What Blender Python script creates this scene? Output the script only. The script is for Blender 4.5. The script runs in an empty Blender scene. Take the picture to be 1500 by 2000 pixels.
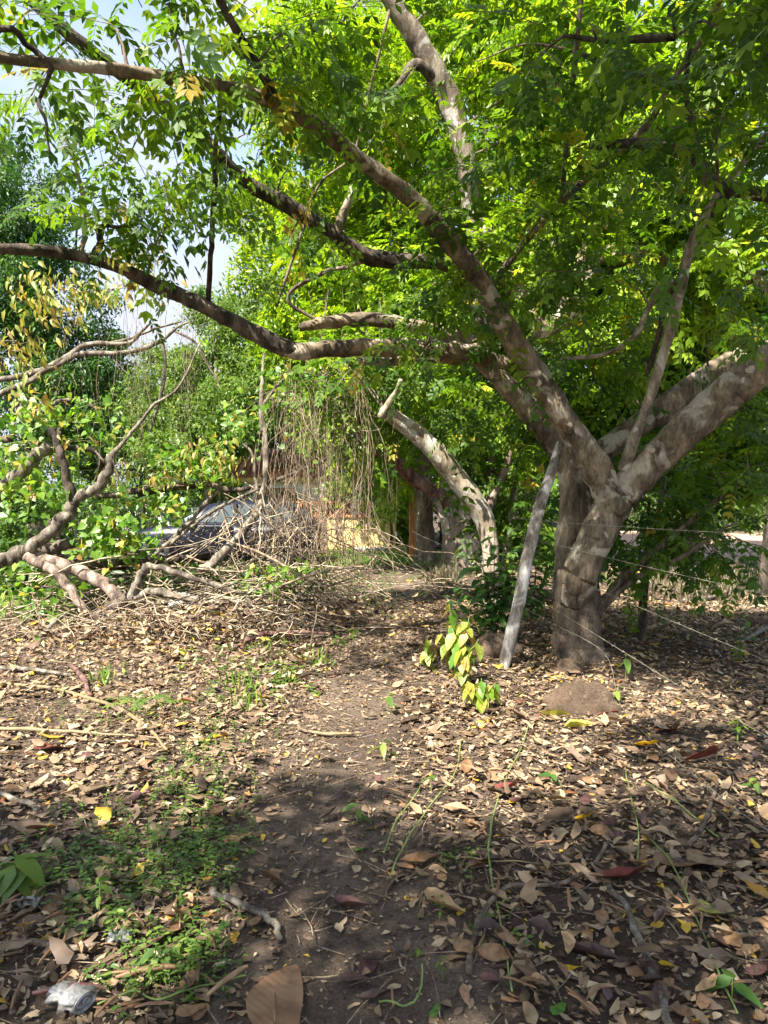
import bpy, math, random
import numpy as np
from mathutils import Matrix, Vector

# ------------------------------------------------------------------ camera, sky, sun, exposure
R = np.random.default_rng(7)
random.seed(7)
SC = bpy.context.scene
COL = SC.collection
FPX, HZ, CAMZ = 1334.0, 975.0, 1.5            # focal length in photo pixels, horizon row, eye height
PITCH = math.atan((1000 - HZ) / FPX)
cam_d = bpy.data.cameras.new('camera')
cam = bpy.data.objects.new('camera', cam_d)
COL.objects.link(cam)
cam.location = (0, 0, CAMZ)
cam.rotation_euler = (math.pi / 2 - PITCH, 0, 0)
cam_d.sensor_fit = 'VERTICAL'
cam_d.sensor_height = 36.0
cam_d.lens = 36.0 * FPX / 2000.0
cam_d.clip_start = 0.05
cam_d.clip_end = 2000
SC.camera = cam

SUN_DIR = np.array([-0.36, -0.50, 0.80])
SUN_DIR /= np.linalg.norm(SUN_DIR)
world = bpy.data.worlds.new('World')
SC.world = world
world.use_nodes = True
wn, wl = world.node_tree.nodes, world.node_tree.links
wn.clear()
sky = wn.new('ShaderNodeTexSky')
sky.sky_type = 'NISHITA'
sky.sun_disc = False
sky.sun_elevation = math.asin(SUN_DIR[2])
sky.sun_rotation = math.atan2(SUN_DIR[0], SUN_DIR[1])
sky.air_density = 1.0
sky.dust_density = 1.6
geo = wn.new('ShaderNodeTexCoord')
cn = wn.new('ShaderNodeTexNoise')
cn.inputs['Scale'].default_value = 2.6
cn.inputs['Detail'].default_value = 7
cn.inputs['Roughness'].default_value = 0.55
cr = wn.new('ShaderNodeValToRGB')
cr.color_ramp.elements[0].position = 0.40
cr.color_ramp.elements[1].position = 0.60
mixc = wn.new('ShaderNodeMix')
mixc.data_type = 'RGBA'
mixc.inputs[7].default_value = (2.0, 2.12, 2.45, 1)      # cloud radiance beside the sky's own
bg = wn.new('ShaderNodeBackground')
bg.inputs['Strength'].default_value = 0.12
wo = wn.new('ShaderNodeOutputWorld')
wl.new(geo.outputs['Generated'], cn.inputs['Vector'])
wl.new(cn.outputs['Fac'], cr.inputs['Fac'])
wl.new(cr.outputs['Color'], mixc.inputs[0])
wl.new(sky.outputs['Color'], mixc.inputs[6])
wl.new(mixc.outputs[2], bg.inputs['Color'])
wl.new(bg.outputs['Background'], wo.inputs['Surface'])

sun_d = bpy.data.lights.new('sun', 'SUN')
sun_d.energy = 5.0
sun_d.angle = math.radians(0.53)
sun_d.color = (1.0, 0.94, 0.84)
sun = bpy.data.objects.new('sun', sun_d)
COL.objects.link(sun)
sun.rotation_euler = Vector(SUN_DIR).to_track_quat('Z', 'Y').to_euler()
vs = SC.view_settings
vs.view_transform = 'Standard'
vs.look = 'None'
vs.gamma = 1.0
vs.exposure = 1.95
vs.use_curve_mapping = False
cy = SC.cycles
cy.max_bounces = 7
cy.diffuse_bounces = 4
cy.glossy_bounces = 2
cy.transmission_bounces = 4
cy.transparent_max_bounces = 6
cy.caustics_reflective = False
cy.caustics_refractive = False
cy.use_adaptive_sampling = True
cy.adaptive_threshold = 0.02
cy.use_denoising = True
cy.sample_clamp_indirect = 6.0

# ------------------------------------------------------------------ pixel to place
_cp, _sp = math.cos(PITCH), math.sin(PITCH)


def P(x, y, d):
    """the point at forward distance d metres seen at photo pixel (x, y)"""
    a, b = (x - 750.0) / FPX, (1000.0 - y) / FPX
    dy, dz = _cp + b * _sp, -_sp + b * _cp
    return np.array([a * d / dy, d, CAMZ + dz * d / dy])


def G(x, y):
    """the ground point seen at photo pixel (x, y)"""
    a, b = (x - 750.0) / FPX, (1000.0 - y) / FPX
    dy, dz = _cp + b * _sp, -_sp + b * _cp
    t = -CAMZ / dz
    p = np.array([a * t, dy * t, 0.0])
    p[2] = float(hgt(p[0], p[1]))
    return p


def to_px(p):
    p = np.atleast_2d(p)
    v = p - np.array([0, 0, CAMZ])
    zc = v[:, 1] * _cp - v[:, 2] * _sp
    yc = v[:, 1] * _sp + v[:, 2] * _cp
    zc = np.where(np.abs(zc) < 1e-6, 1e-6, zc)
    return np.stack([750 + FPX * v[:, 0] / zc, 1000 - FPX * yc / zc, zc], 1)


_LAT = np.random.default_rng(3).random((256, 256))


def vn(x, y):
    """smooth value noise, 0..1"""
    x, y = np.asarray(x, float), np.asarray(y, float)
    xi, yi = np.floor(x).astype(int), np.floor(y).astype(int)
    fx, fy = x - xi, y - yi
    fx, fy = fx * fx * (3 - 2 * fx), fy * fy * (3 - 2 * fy)
    a, b = _LAT[xi & 255, yi & 255], _LAT[(xi + 1) & 255, yi & 255]
    c, d = _LAT[xi & 255, (yi + 1) & 255], _LAT[(xi + 1) & 255, (yi + 1) & 255]
    return (a * (1 - fx) + b * fx) * (1 - fy) + (c * (1 - fx) + d * fx) * fy


def path_x(y):
    """centre line of the trodden path"""
    y = np.asarray(y, float)
    return np.interp(y, [0, 2.0, 3.2, 4.5, 6, 9, 14, 20], [-0.05, -0.10, -0.30, -0.30, -0.25, 0.05, 0.25, 0.6])


def path_w(y):
    return np.interp(np.asarray(y, float), [0, 2, 3, 4, 6, 9, 14, 20], [0.5, 0.5, 0.42, 0.38, 0.34, 0.34, 0.5, 0.7])


def hgt(x, y):
    x, y = np.asarray(x, float), np.asarray(y, float)
    h = (vn(x * 0.7 + 5, y * 0.7) - 0.5) * 0.07 + (vn(x * 2.6, y * 2.6 + 9) - 0.5) * 0.035 + (vn(x * 9, y * 9) - 0.5) * 0.014
    t = np.exp(-((x - path_x(y)) / (path_w(y) * 1.2)) ** 2)
    fade = np.clip((26 - y) / 8, 0, 1)
    return (h * (1 - 0.55 * t) - 0.03 * t) * fade


# ------------------------------------------------------------------ materials
def srgb(r, g, b):
    f = lambda c: c / 12.92 if c <= 0.04045 else ((c + 0.055) / 1.055) ** 2.4
    return (f(r / 255.), f(g / 255.), f(b / 255.), 1)


def ramp(nt, stops, interp='LINEAR'):
    r = nt.nodes.new('ShaderNodeValToRGB')
    r.color_ramp.interpolation = interp
    el = r.color_ramp.elements
    while len(el) < len(stops):
        el.new(0.5)
    for e, (p, c) in zip(el, stops):
        e.position = p
        e.color = tuple(c[:3]) + (1,)
    return r


def newmat(name):
    m = bpy.data.materials.new(name)
    m.use_nodes = True
    nt = m.node_tree
    nt.nodes.clear()
    out = nt.nodes.new('ShaderNodeOutputMaterial')
    return m, nt, out


def nd(nt, typ, **kw):
    n = nt.nodes.new(typ)
    for k, v in kw.items():
        if k in n.inputs.keys():
            n.inputs[k].default_value = v
        else:
            setattr(n, k, v)
    return n


def leafmat(name, stops, trans=0.4, tmul=(1.7, 1.75, 0.7), rough=0.42, blotch=None, veins=False, spec=0.4):
    """leaf: ramp over a per-leaf random value, translucent, faint blotches"""
    m, nt, out = newmat(name)
    L = nt.links.new
    at = nd(nt, 'ShaderNodeAttribute', attribute_name='rnd')
    oi = nd(nt, 'ShaderNodeObjectInfo')
    ad = nd(nt, 'ShaderNodeMath', operation='ADD')
    L(at.outputs['Fac'], ad.inputs[0])
    L(oi.outputs['Random'], ad.inputs[1])
    fr = nd(nt, 'ShaderNodeMath', operation='FRACT')
    L(ad.outputs[0], fr.inputs[0])
    rp = ramp(nt, stops)
    L(fr.outputs[0], rp.inputs['Fac'])
    col = rp.outputs['Color']
    tc = nd(nt, 'ShaderNodeTexCoord')
    if blotch:
        nz = nd(nt, 'ShaderNodeTexNoise', Scale=blotch[0], Detail=4.0)
        L(tc.outputs['Object'], nz.inputs['Vector'])
        mr = ramp(nt, [(0.42, (1, 1, 1)), (0.68, blotch[1])])
        L(nz.outputs['Fac'], mr.inputs['Fac'])
        mx = nd(nt, 'ShaderNodeMix', data_type='RGBA', blend_type='MULTIPLY')
        mx.inputs[0].default_value = 1.0
        L(col, mx.inputs[6])
        L(mr.outputs['Color'], mx.inputs[7])
        col = mx.outputs[2]
    pb = nd(nt, 'ShaderNodeBsdfPrincipled', Roughness=rough)
    pb.inputs['Specular IOR Level'].default_value = spec
    L(col, pb.inputs['Base Color'])
    if veins:                                   # side veins run out from the midrib: leaf space x along, y across
        sp = nd(nt, 'ShaderNodeSeparateXYZ')
        L(tc.outputs['Object'], sp.inputs[0])
        ab = nd(nt, 'ShaderNodeMath', operation='ABSOLUTE')
        L(sp.outputs['Y'], ab.inputs[0])
        ma = nd(nt, 'ShaderNodeMath', operation='MULTIPLY_ADD')
        L(ab.outputs[0], ma.inputs[0])
        ma.inputs[1].default_value = -0.7
        L(sp.outputs['X'], ma.inputs[2])
        sn = nd(nt, 'ShaderNodeMath', operation='MULTIPLY')
        L(ma.outputs[0], sn.inputs[0])
        sn.inputs[1].default_value = 75.0
        si = nd(nt, 'ShaderNodeMath', operation='SINE')
        L(sn.outputs[0], si.inputs[0])
        bp = nd(nt, 'ShaderNodeBump', Strength=0.12, Distance=0.006)
        L(si.outputs[0], bp.inputs['Height'])
        L(bp.outputs['Normal'], pb.inputs['Normal'])
    if trans > 0:
        tm = nd(nt, 'ShaderNodeMix', data_type='RGBA', blend_type='MULTIPLY')
        tm.inputs[0].default_value = 1.0
        L(col, tm.inputs[6])
        tm.inputs[7].default_value = tuple(tmul) + (1,)
        tb = nd(nt, 'ShaderNodeBsdfTranslucent')
        L(tm.outputs[2], tb.inputs['Color'])
        ms = nd(nt, 'ShaderNodeMixShader')
        ms.inputs[0].default_value = trans
        L(pb.outputs[0], ms.inputs[1])
        L(tb.outputs[0], ms.inputs[2])
        L(ms.outputs[0], out.inputs['Surface'])
    else:
        L(pb.outputs[0], out.inputs['Surface'])
    return m


def barkmat(name, dark, mid, light, lichen=None, scale=6.0, lich_amt=0.5, bump=0.6, rough=0.85):
    m, nt, out = newmat(name)
    L = nt.links.new
    tc = nd(nt, 'ShaderNodeTexCoord')
    mp = nd(nt, 'ShaderNodeMapping')
    mp.inputs['Scale'].default_value = (1, 1, 0.35)
    L(tc.outputs['Object'], mp.inputs['Vector'])
    n1 = nd(nt, 'ShaderNodeTexNoise', Scale=scale, Detail=8.0, Roughness=0.62)
    L(mp.outputs[0], n1.inputs['Vector'])
    rp = ramp(nt, [(0.36, dark), (0.49, mid), (0.62, light)])
    L(n1.outputs['Fac'], rp.inputs['Fac'])
    col = rp.outputs['Color']
    n2 = nd(nt, 'ShaderNodeTexNoise', Scale=scale * 9, Detail=5.0, Roughness=0.7)
    L(mp.outputs[0], n2.inputs['Vector'])
    r2 = ramp(nt, [(0.35, (0.55, 0.52, 0.5)), (0.6, (1.1, 1.1, 1.1))])
    L(n2.outputs['Fac'], r2.inputs['Fac'])
    mx = nd(nt, 'ShaderNodeMix', data_type='RGBA', blend_type='MULTIPLY')
    mx.inputs[0].default_value = 1.0
    L(col, mx.inputs[6])
    L(r2.outputs['Color'], mx.inputs[7])
    col = mx.outputs[2]
    if lichen:                                  # pale crusts: big patches and small round spots
        n3 = nd(nt, 'ShaderNodeTexNoise', Scale=3.4, Detail=8.0, Distortion=0.8)
        L(tc.outputs['Object'], n3.inputs['Vector'])
        r3 = ramp(nt, [(lich_amt, (0, 0, 0)), (lich_amt + 0.06, (.9, .9, .9))])
        L(n3.outputs['Fac'], r3.inputs['Fac'])
        vo = nd(nt, 'ShaderNodeTexVoronoi', Scale=7.0)
        wn_ = nd(nt, 'ShaderNodeTexNoise', Scale=9.0, Detail=3.0)
        L(tc.outputs['Object'], wn_.inputs['Vector'])
        wv = nd(nt, 'ShaderNodeVectorMath', operation='MULTIPLY_ADD')
        L(wn_.outputs['Color'], wv.inputs[0])
        wv.inputs[1].default_value = (.16, .16, .16)
        L(tc.outputs['Object'], wv.inputs[2])
        L(wv.outputs[0], vo.inputs['Vector'])
        vo.inputs['Randomness'].default_value = 1.0
        nw = nd(nt, 'ShaderNodeTexNoise', Scale=1.7, Detail=2.0)
        L(tc.outputs['Object'], nw.inputs['Vector'])
        sb_ = nd(nt, 'ShaderNodeMath', operation='MULTIPLY_ADD')
        L(nw.outputs['Fac'], sb_.inputs[0])
        sb_.inputs[1].default_value = -1.6
        sb_.inputs[2].default_value = 0.95
        dd_ = nd(nt, 'ShaderNodeMath', operation='ADD')
        L(vo.outputs['Distance'], dd_.inputs[0])
        L(sb_.outputs[0], dd_.inputs[1])
        r4 = ramp(nt, [(0.20, (1, 1, 1)), (0.27, (0, 0, 0))])
        L(dd_.outputs[0], r4.inputs['Fac'])
        mm = nd(nt, 'ShaderNodeMath', operation='MAXIMUM')
        L(r3.outputs['Color'], mm.inputs[0])
        L(r4.outputs['Color'], mm.inputs[1])
        m2 = nd(nt, 'ShaderNodeMix', data_type='RGBA')
        L(mm.outputs[0], m2.inputs[0])
        L(col, m2.inputs[6])
        lc = ramp(nt, [(0.3, tuple(0.6 * c for c in lichen[:3])), (0.6, lichen)])
        L(n2.outputs['Fac'], lc.inputs['Fac'])
        L(lc.outputs['Color'], m2.inputs[7])
        col = m2.outputs[2]
    pb = nd(nt, 'ShaderNodeBsdfPrincipled', Roughness=rough)
    pb.inputs['Specular IOR Level'].default_value = 0.2
    L(col, pb.inputs['Base Color'])
    b1 = nd(nt, 'ShaderNodeBump', Strength=bump, Distance=0.02)
    L(n1.outputs['Fac'], b1.inputs['Height'])
    b2 = nd(nt, 'ShaderNodeBump', Strength=bump, Distance=0.012)
    L(n2.outputs['Fac'], b2.inputs['Height'])
    L(b1.outputs[0], b2.inputs['Normal'])
    L(b2.outputs[0], pb.inputs['Normal'])
    L(pb.outputs[0], out.inputs['Surface'])
    return m


def plain(name, c, rough=0.6, metal=0.0, noise=None, spec=0.5, coat=0.0):
    m, nt, out = newmat(name)
    L = nt.links.new
    pb = nd(nt, 'ShaderNodeBsdfPrincipled', Roughness=rough, Metallic=metal)
    pb.inputs['Specular IOR Level'].default_value = spec
    pb.inputs['Coat Weight'].default_value = coat
    pb.inputs['Base Color'].default_value = tuple(c[:3]) + (1,)
    if noise:
        tc = nd(nt, 'ShaderNodeTexCoord')
        nz = nd(nt, 'ShaderNodeTexNoise', Scale=noise[0], Detail=6.0, Roughness=0.6)
        L(tc.outputs['Object'], nz.inputs['Vector'])
        rp = ramp(nt, [(0.3, tuple(v * (1 - noise[1]) for v in c[:3])), (0.7, tuple(v * (1 + noise[1]) for v in c[:3]))])
        L(nz.outputs['Fac'], rp.inputs['Fac'])
        L(rp.outputs['Color'], pb.inputs['Base Color'])
        bp = nd(nt, 'ShaderNodeBump', Strength=0.4, Distance=0.01)
        L(nz.outputs['Fac'], bp.inputs['Height'])
        L(bp.outputs[0], pb.inputs['Normal'])
    L(pb.outputs[0], out.inputs['Surface'])
    return m


def soilmat(name, stops, s1=1.3, s2=22.0, s3=90.0, bump=0.8):
    m, nt, out = newmat(name)
    L = nt.links.new
    tc = nd(nt, 'ShaderNodeTexCoord')
    n1 = nd(nt, 'ShaderNodeTexNoise', Scale=s1, Detail=5.0)
    n2 = nd(nt, 'ShaderNodeTexNoise', Scale=s2, Detail=8.0, Roughness=0.7)
    n3 = nd(nt, 'ShaderNodeTexNoise', Scale=s3, Detail=4.0, Roughness=0.7)
    for n in (n1, n2, n3):
        L(tc.outputs['Object'], n.inputs['Vector'])
    ad = nd(nt, 'ShaderNodeMath', operation='MULTIPLY_ADD')
    L(n1.outputs['Fac'], ad.inputs[0])
    ad.inputs[1].default_value = 0.55
    m2 = nd(nt, 'ShaderNodeMath', operation='MULTIPLY')
    L(n2.outputs['Fac'], m2.inputs[0])
    m2.inputs[1].default_value = 0.45
    L(m2.outputs[0], ad.inputs[2])
    rp = ramp(nt, stops)
    L(ad.outputs[0], rp.inputs['Fac'])
    r3 = ramp(nt, [(0.3, (0.6, 0.6, 0.6)), (0.7, (1.25, 1.25, 1.25))])
    L(n3.outputs['Fac'], r3.inputs['Fac'])
    mx = nd(nt, 'ShaderNodeMix', data_type='RGBA', blend_type='MULTIPLY')
    mx.inputs[0].default_value = 1.0
    L(rp.outputs['Color'], mx.inputs[6])
    L(r3.outputs['Color'], mx.inputs[7])
    pb = nd(nt, 'ShaderNodeBsdfPrincipled', Roughness=0.95)
    pb.inputs['Specular IOR Level'].default_value = 0.15
    L(mx.outputs[2], pb.inputs['Base Color'])
    b1 = nd(nt, 'ShaderNodeBump', Strength=bump, Distance=0.03)
    L(n2.outputs['Fac'], b1.inputs['Height'])
    b2 = nd(nt, 'ShaderNodeBump', Strength=bump, Distance=0.012)
    L(n3.outputs['Fac'], b2.inputs['Height'])
    L(b1.outputs[0], b2.inputs['Normal'])
    L(b2.outputs[0], pb.inputs['Normal'])
    L(pb.outputs[0], out.inputs['Surface'])
    return m


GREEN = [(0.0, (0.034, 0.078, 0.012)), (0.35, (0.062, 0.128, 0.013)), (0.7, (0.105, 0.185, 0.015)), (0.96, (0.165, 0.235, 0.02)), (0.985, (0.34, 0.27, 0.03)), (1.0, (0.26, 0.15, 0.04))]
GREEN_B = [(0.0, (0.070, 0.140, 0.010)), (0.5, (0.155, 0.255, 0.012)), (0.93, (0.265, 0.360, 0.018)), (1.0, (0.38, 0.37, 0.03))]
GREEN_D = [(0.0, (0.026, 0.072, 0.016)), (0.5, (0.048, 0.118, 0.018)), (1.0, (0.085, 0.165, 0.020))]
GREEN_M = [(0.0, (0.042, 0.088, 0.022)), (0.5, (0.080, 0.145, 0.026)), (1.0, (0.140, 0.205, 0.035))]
LITTER = [(0.0, (0.042, 0.029, 0.019)), (0.14, (0.105, 0.070, 0.045)), (0.34, (0.21, 0.145, 0.088)), (0.50, (0.34, 0.245, 0.150)), (0.60, (0.15, 0.110, 0.084)), (0.72, (0.28, 0.185, 0.105)), (0.86, (0.47, 0.375, 0.24)), (0.955, (0.36, 0.255, 0.15)), (0.97, (0.20, 0.065, 0.035)), (0.982, (0.55, 0.37, 0.04)), (1.0, (0.48, 0.33, 0.05))]
M = {}
M['leaf'] = leafmat('leaf_green', GREEN, 0.45, rough=0.5, spec=.25)
M['leaf_bright'] = leafmat('leaf_bright_green', GREEN_B, 0.48)
M['leaf_deep'] = leafmat('leaf_deep_green', GREEN_D, 0.35)
M['leaf_mid'] = leafmat('leaf_mid_green', GREEN_M, 0.40)
M['leaf_shrub'] = leafmat('leaf_shrub', [(0, (0.035, 0.095, 0.024)), (0.6, (0.065, 0.145, 0.030)), (1, (0.11, 0.20, 0.03))], 0.32, rough=0.3, veins=True)
M['leaf_yellow'] = leafmat('leaf_yellowing', [(0, (0.17, 0.25, 0.04)), (0.4, (0.30, 0.34, 0.05)), (0.75, (0.44, 0.41, 0.08)), (1, (0.36, 0.25, 0.08))], 0.4, tmul=(1.3, 1.3, .7), blotch=(9.0, (0.55, 0.42, 0.3)), veins=True)
M['leaf_vine'] = leafmat('leaf_vine', [(0, (0.07, 0.17, 0.02)), (0.55, (0.125, 0.235, 0.025)), (0.88, (0.20, 0.29, 0.03)), (0.95, (0.36, 0.28, 0.04)), (1, (0.26, 0.15, 0.05))], 0.45)
M['leaf_wilt'] = leafmat('leaf_wilted', [(0, (0.14, 0.20, 0.035)), (0.45, (0.27, 0.29, 0.05)), (0.8, (0.42, 0.33, 0.07)), (1, (0.30, 0.18, 0.06))], 0.4, tmul=(1.3, 1.2, .7))
M['leaf_weed'] = leafmat('leaf_weed', [(0, (0.055, 0.115, 0.022)), (0.6, (0.095, 0.165, 0.028)), (1, (0.16, 0.22, 0.035))], 0.35)
M['litter'] = leafmat('leaf_litter', LITTER, 0.10, tmul=(1.2, 1, .8), rough=0.6, blotch=(16.0, (0.6, 0.55, 0.5)), spec=0.25)
M['litter_near'] = leafmat('leaf_litter_near', LITTER[:5] + [(1.0, (0.30, 0.20, 0.12))], 0.08, tmul=(1.2, 1, .8), rough=0.55, blotch=(4.5, (0.55, 0.48, 0.42)), veins=True, spec=0.3)
for k, c in {'pink': (0.30, 0.175, 0.100), 'tan': (0.42, 0.28, 0.15), 'brown': (0.22, 0.130, 0.068), 'dark': (0.085, 0.055, 0.045), 'red': (0.17, 0.045, 0.035), 'purple': (0.13, 0.065, 0.06),
             'yellow': (0.62, 0.40, 0.02), 'lime': (0.50, 0.52, 0.10), 'green': (0.12, 0.26, 0.05), 'peach': (0.48, 0.26, 0.13)}.items():
    M['dry_' + k] = leafmat('fallen_leaf_' + k, [(0, tuple(v * 0.85 for v in c)), (1, tuple(v * 1.15 for v in c))], 0.1 if k not in ('yellow', 'lime', 'green') else 0.3, tmul=(1.2, 1.1, .8), rough=0.5, blotch=(4.0, (0.62, 0.55, 0.5)), veins=True, spec=0.3)
M['bark_main'] = barkmat('bark_mottled', (0.050, 0.040, 0.027), (0.15, 0.118, 0.078), (0.30, 0.235, 0.155), (0.44, 0.385, 0.29), 5.0, 0.55, 0.9)
M['bark_base'] = barkmat('bark_rough_base', (0.05, 0.038, 0.027), (0.12, 0.092, 0.065), (0.19, 0.15, 0.11), None, 7.0, 0.6, 1.0)
M['bark_pale'] = barkmat('bark_pale', (0.13, 0.105, 0.07), (0.30, 0.25, 0.18), (0.42, 0.37, 0.28), (0.52, 0.49, 0.42), 6.0, 0.57, 0.6)
M['bark_dark'] = barkmat('bark_dark', (0.022, 0.018, 0.014), (0.065, 0.052, 0.04), (0.15, 0.12, 0.09), None, 8.0, 0.6, 0.9)
M['bark_red'] = barkmat('bark_reddish', (0.05, 0.027, 0.022), (0.13, 0.072, 0.058), (0.24, 0.15, 0.12), None, 9.0, 0.6, 1.0)
M['bark_back'] = barkmat('bark_grey_brown', (0.07, 0.055, 0.04), (0.17, 0.135, 0.10), (0.28, 0.24, 0.18), (0.40, 0.38, 0.33), 4.0, 0.60, 0.8)
M['wood_dead'] = barkmat('deadwood', (0.048, 0.039, 0.030), (0.145, 0.122, 0.094), (0.30, 0.265, 0.21), None, 12.0, 0.6, 0.7)
M['wood_pink'] = barkmat('deadwood_pinkish', (0.07, 0.050, 0.040), (0.20, 0.152, 0.120), (0.34, 0.275, 0.225), None, 10.0, 0.6, 0.6)
M['twig'] = barkmat('twig_brown', (0.06, 0.045, 0.032), (0.14, 0.105, 0.075), (0.24, 0.19, 0.14), None, 14.0, 0.6, 0.4)
M['twig_dry'] = barkmat('twig_dry', (0.09, 0.065, 0.045), (0.22, 0.165, 0.11), (0.38, 0.30, 0.205), None, 14.0, 0.6, 0.4)
M['twig_pale'] = barkmat('twig_bleached', (0.17, 0.13, 0.09), (0.38, 0.31, 0.215), (0.55, 0.47, 0.34), None, 14.0, 0.6, 0.4)
M['stem_green'] = plain('stem_green', (0.16, 0.22, 0.05), 0.55, noise=(20, 0.3))
M['straw'] = plain('straw_stem', (0.17, 0.125, 0.06), 0.6, noise=(25, 0.3))
M['post'] = barkmat('pole_bark', (0.10, 0.085, 0.065), (0.25, 0.22, 0.18), (0.40, 0.37, 0.32), (0.62, 0.60, 0.55), 8.0, 0.52, 0.5)
M['soil'] = soilmat('soil', [(0.32, (0.040, 0.029, 0.022)), (0.5, (0.085, 0.062, 0.045)), (0.68, (0.15, 0.112, 0.08))])
M['path'] = soilmat('path_soil', [(0.32, (0.055, 0.040, 0.030)), (0.5, (0.115, 0.085, 0.062)), (0.68, (0.20, 0.155, 0.115))])
M['mound'] = soilmat('mound_soil', [(0.3, (0.14, 0.095, 0.065)), (0.5, (0.22, 0.155, 0.105)), (0.7, (0.29, 0.21, 0.15))], 3, 30, 120)
M['yard'] = soilmat('yard_soil', [(0.3, (0.26, 0.17, 0.12)), (0.5, (0.40, 0.27, 0.20)), (0.7, (0.52, 0.37, 0.28))], .6, 4, 20)
M['lawn'] = soilmat('lawn_green', [(0.3, (0.05, 0.10, 0.018)), (0.5, (0.08, 0.16, 0.024)), (0.7, (0.13, 0.22, 0.035))], .9, 8, 60)
M['grass'] = leafmat('grass_blade', [(0, (0.09, 0.20, 0.025)), (0.6, (0.16, 0.28, 0.035)), (1, (0.30, 0.34, 0.06))], 0.35)
M['grass_dry'] = leafmat('grass_dry', [(0, (0.10, 0.09, 0.045)), (0.6, (0.17, 0.145, 0.08)), (1, (0.25, 0.21, 0.12))], 0.25, tmul=(1.2, 1.1, .8))
M['wire'] = plain('rusty_wire', (0.30, 0.27, 0.20), 0.5, 0.6, noise=(40, 0.35))
M['tin'] = plain('crushed_tin', (0.30, 0.29, 0.27), 0.45, 0.6, noise=(45, 0.6))
M['tin_dark'] = plain('tin_gap', (0.05, 0.05, 0.045), 0.6)
M['paper'] = plain('crumpled_foil', (0.22, 0.22, 0.20), 0.6, 0.1, noise=(40, 0.6))
M['rock'] = plain('pale_stone', (0.48, 0.45, 0.40), 0.85, noise=(6, 0.3))
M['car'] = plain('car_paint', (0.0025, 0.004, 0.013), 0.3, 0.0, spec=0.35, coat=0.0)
M['tyre'] = plain('tyre_rubber', (0.02, 0.02, 0.02), 0.85)
M['rim'] = plain('wheel_rim', (0.5, 0.5, 0.52), 0.3, 0.9)
M['glass'] = plain('car_window', (0.05, 0.065, 0.065), 0.05, 0.0, spec=0.7)
M['lamp'] = plain('lamp_lens', (0.6, 0.6, 0.58), 0.1, 0.2)
M['trim'] = plain('black_trim', (0.02, 0.02, 0.02), 0.6)
M['iron'] = plain('black_iron', (0.03, 0.03, 0.03), 0.5, 0.5)
M['cream'] = plain('cream_render', (0.62, 0.44, 0.20), 0.85, noise=(3, 0.12))
M['white'] = plain('white_render', (0.72, 0.72, 0.70), 0.85, noise=(2.5, 0.08))
M['tile'] = plain('terracotta_tile', (0.42, 0.17, 0.09), 0.8, noise=(7, 0.25))
M['wood'] = plain('brown_wood', (0.17, 0.095, 0.05), 0.7, noise=(9, 0.3))
M['wood_orange'] = plain('orange_wood', (0.40, 0.15, 0.05), 0.65, noise=(9, 0.3))
M['pot'] = plain('yellow_clay', (0.42, 0.34, 0.12), 0.7, noise=(9, 0.15))
M['window'] = plain('house_window', (0.05, 0.06, 0.06), 0.1)


# ------------------------------------------------------------------ mesh helpers
class MB:
    """collects verts, triangles and quads with one random value for each face"""

    def __init__(s):
        s.V, s.T, s.Q, s.rt, s.rq, s.n = [], [], [], [], [], 0

    def add(s, V, T=None, Q=None, rt=None, rq=None):
        V = np.asarray(V, float).reshape(-1, 3)
        if T is not None and len(T):
            T = np.asarray(T, int).reshape(-1, 3)
            s.T.append(T + s.n)
            s.rt.append(np.zeros(len(T)) if rt is None else np.broadcast_to(rt, len(T)))
        if Q is not None and len(Q):
            Q = np.asarray(Q, int).reshape(-1, 4)
            s.Q.append(Q + s.n)
            s.rq.append(np.zeros(len(Q)) if rq is None else np.broadcast_to(rq, len(Q)))
        s.V.append(V)
        s.n += len(V)
        return s

    def mesh(s, name, smooth=True, origin=(0, 0, 0)):
        V = np.concatenate(s.V) - np.asarray(origin, float)
        T = np.concatenate(s.T) if s.T else np.zeros((0, 3), int)
        Q = np.concatenate(s.Q) if s.Q else np.zeros((0, 4), int)
        r = np.concatenate(s.rt + s.rq)
        me = bpy.data.meshes.new(name)
        me.vertices.add(len(V))
        me.vertices.foreach_set('co', V.astype(np.float32).ravel())
        me.loops.add(T.size + Q.size)
        me.loops.foreach_set('vertex_index', np.concatenate([T.ravel(), Q.ravel()]).astype(np.int32))
        me.polygons.add(len(T) + len(Q))
        st = np.concatenate([np.arange(len(T)) * 3, T.size + np.arange(len(Q)) * 4]).astype(np.int32)
        me.polygons.foreach_set('loop_start', st)
        me.polygons.foreach_set('use_smooth', np.full(len(st), smooth))
        me.update(calc_edges=True)
        a = me.attributes.new('rnd', 'FLOAT', 'FACE')
        a.data.foreach_set('value', r.astype(np.float32))
        return me


def link(name, me, mat=None, parent=None, loc=None):
    o = bpy.data.objects.new(name, me)
    COL.objects.link(o)
    if mat is not None and me is not None and not me.materials:
        me.materials.append(M[mat] if isinstance(mat, str) else mat)
    if parent is not None:
        o.parent = parent
    if loc is not None:
        o.location = tuple(float(v) for v in loc)
    return o


def tag(o, label=None, cat=None, group=None, kind=None):
    for k, v in (('label', label), ('category', cat), ('group', group), ('kind', kind)):
        if v:
            o[k] = v
    return o


def thing(name, label, cat, loc, group=None):
    return tag(link(name, None, loc=loc), label, cat, group)


def put(name, mb, mat, root, smooth=True, kind=None, label=None):
    """a part in world coordinates under an Empty that stands at root.location"""
    o = link(name, mb.mesh(name, smooth, origin=root.location), mat, root)
    return tag(o, label=label, kind=kind)


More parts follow.
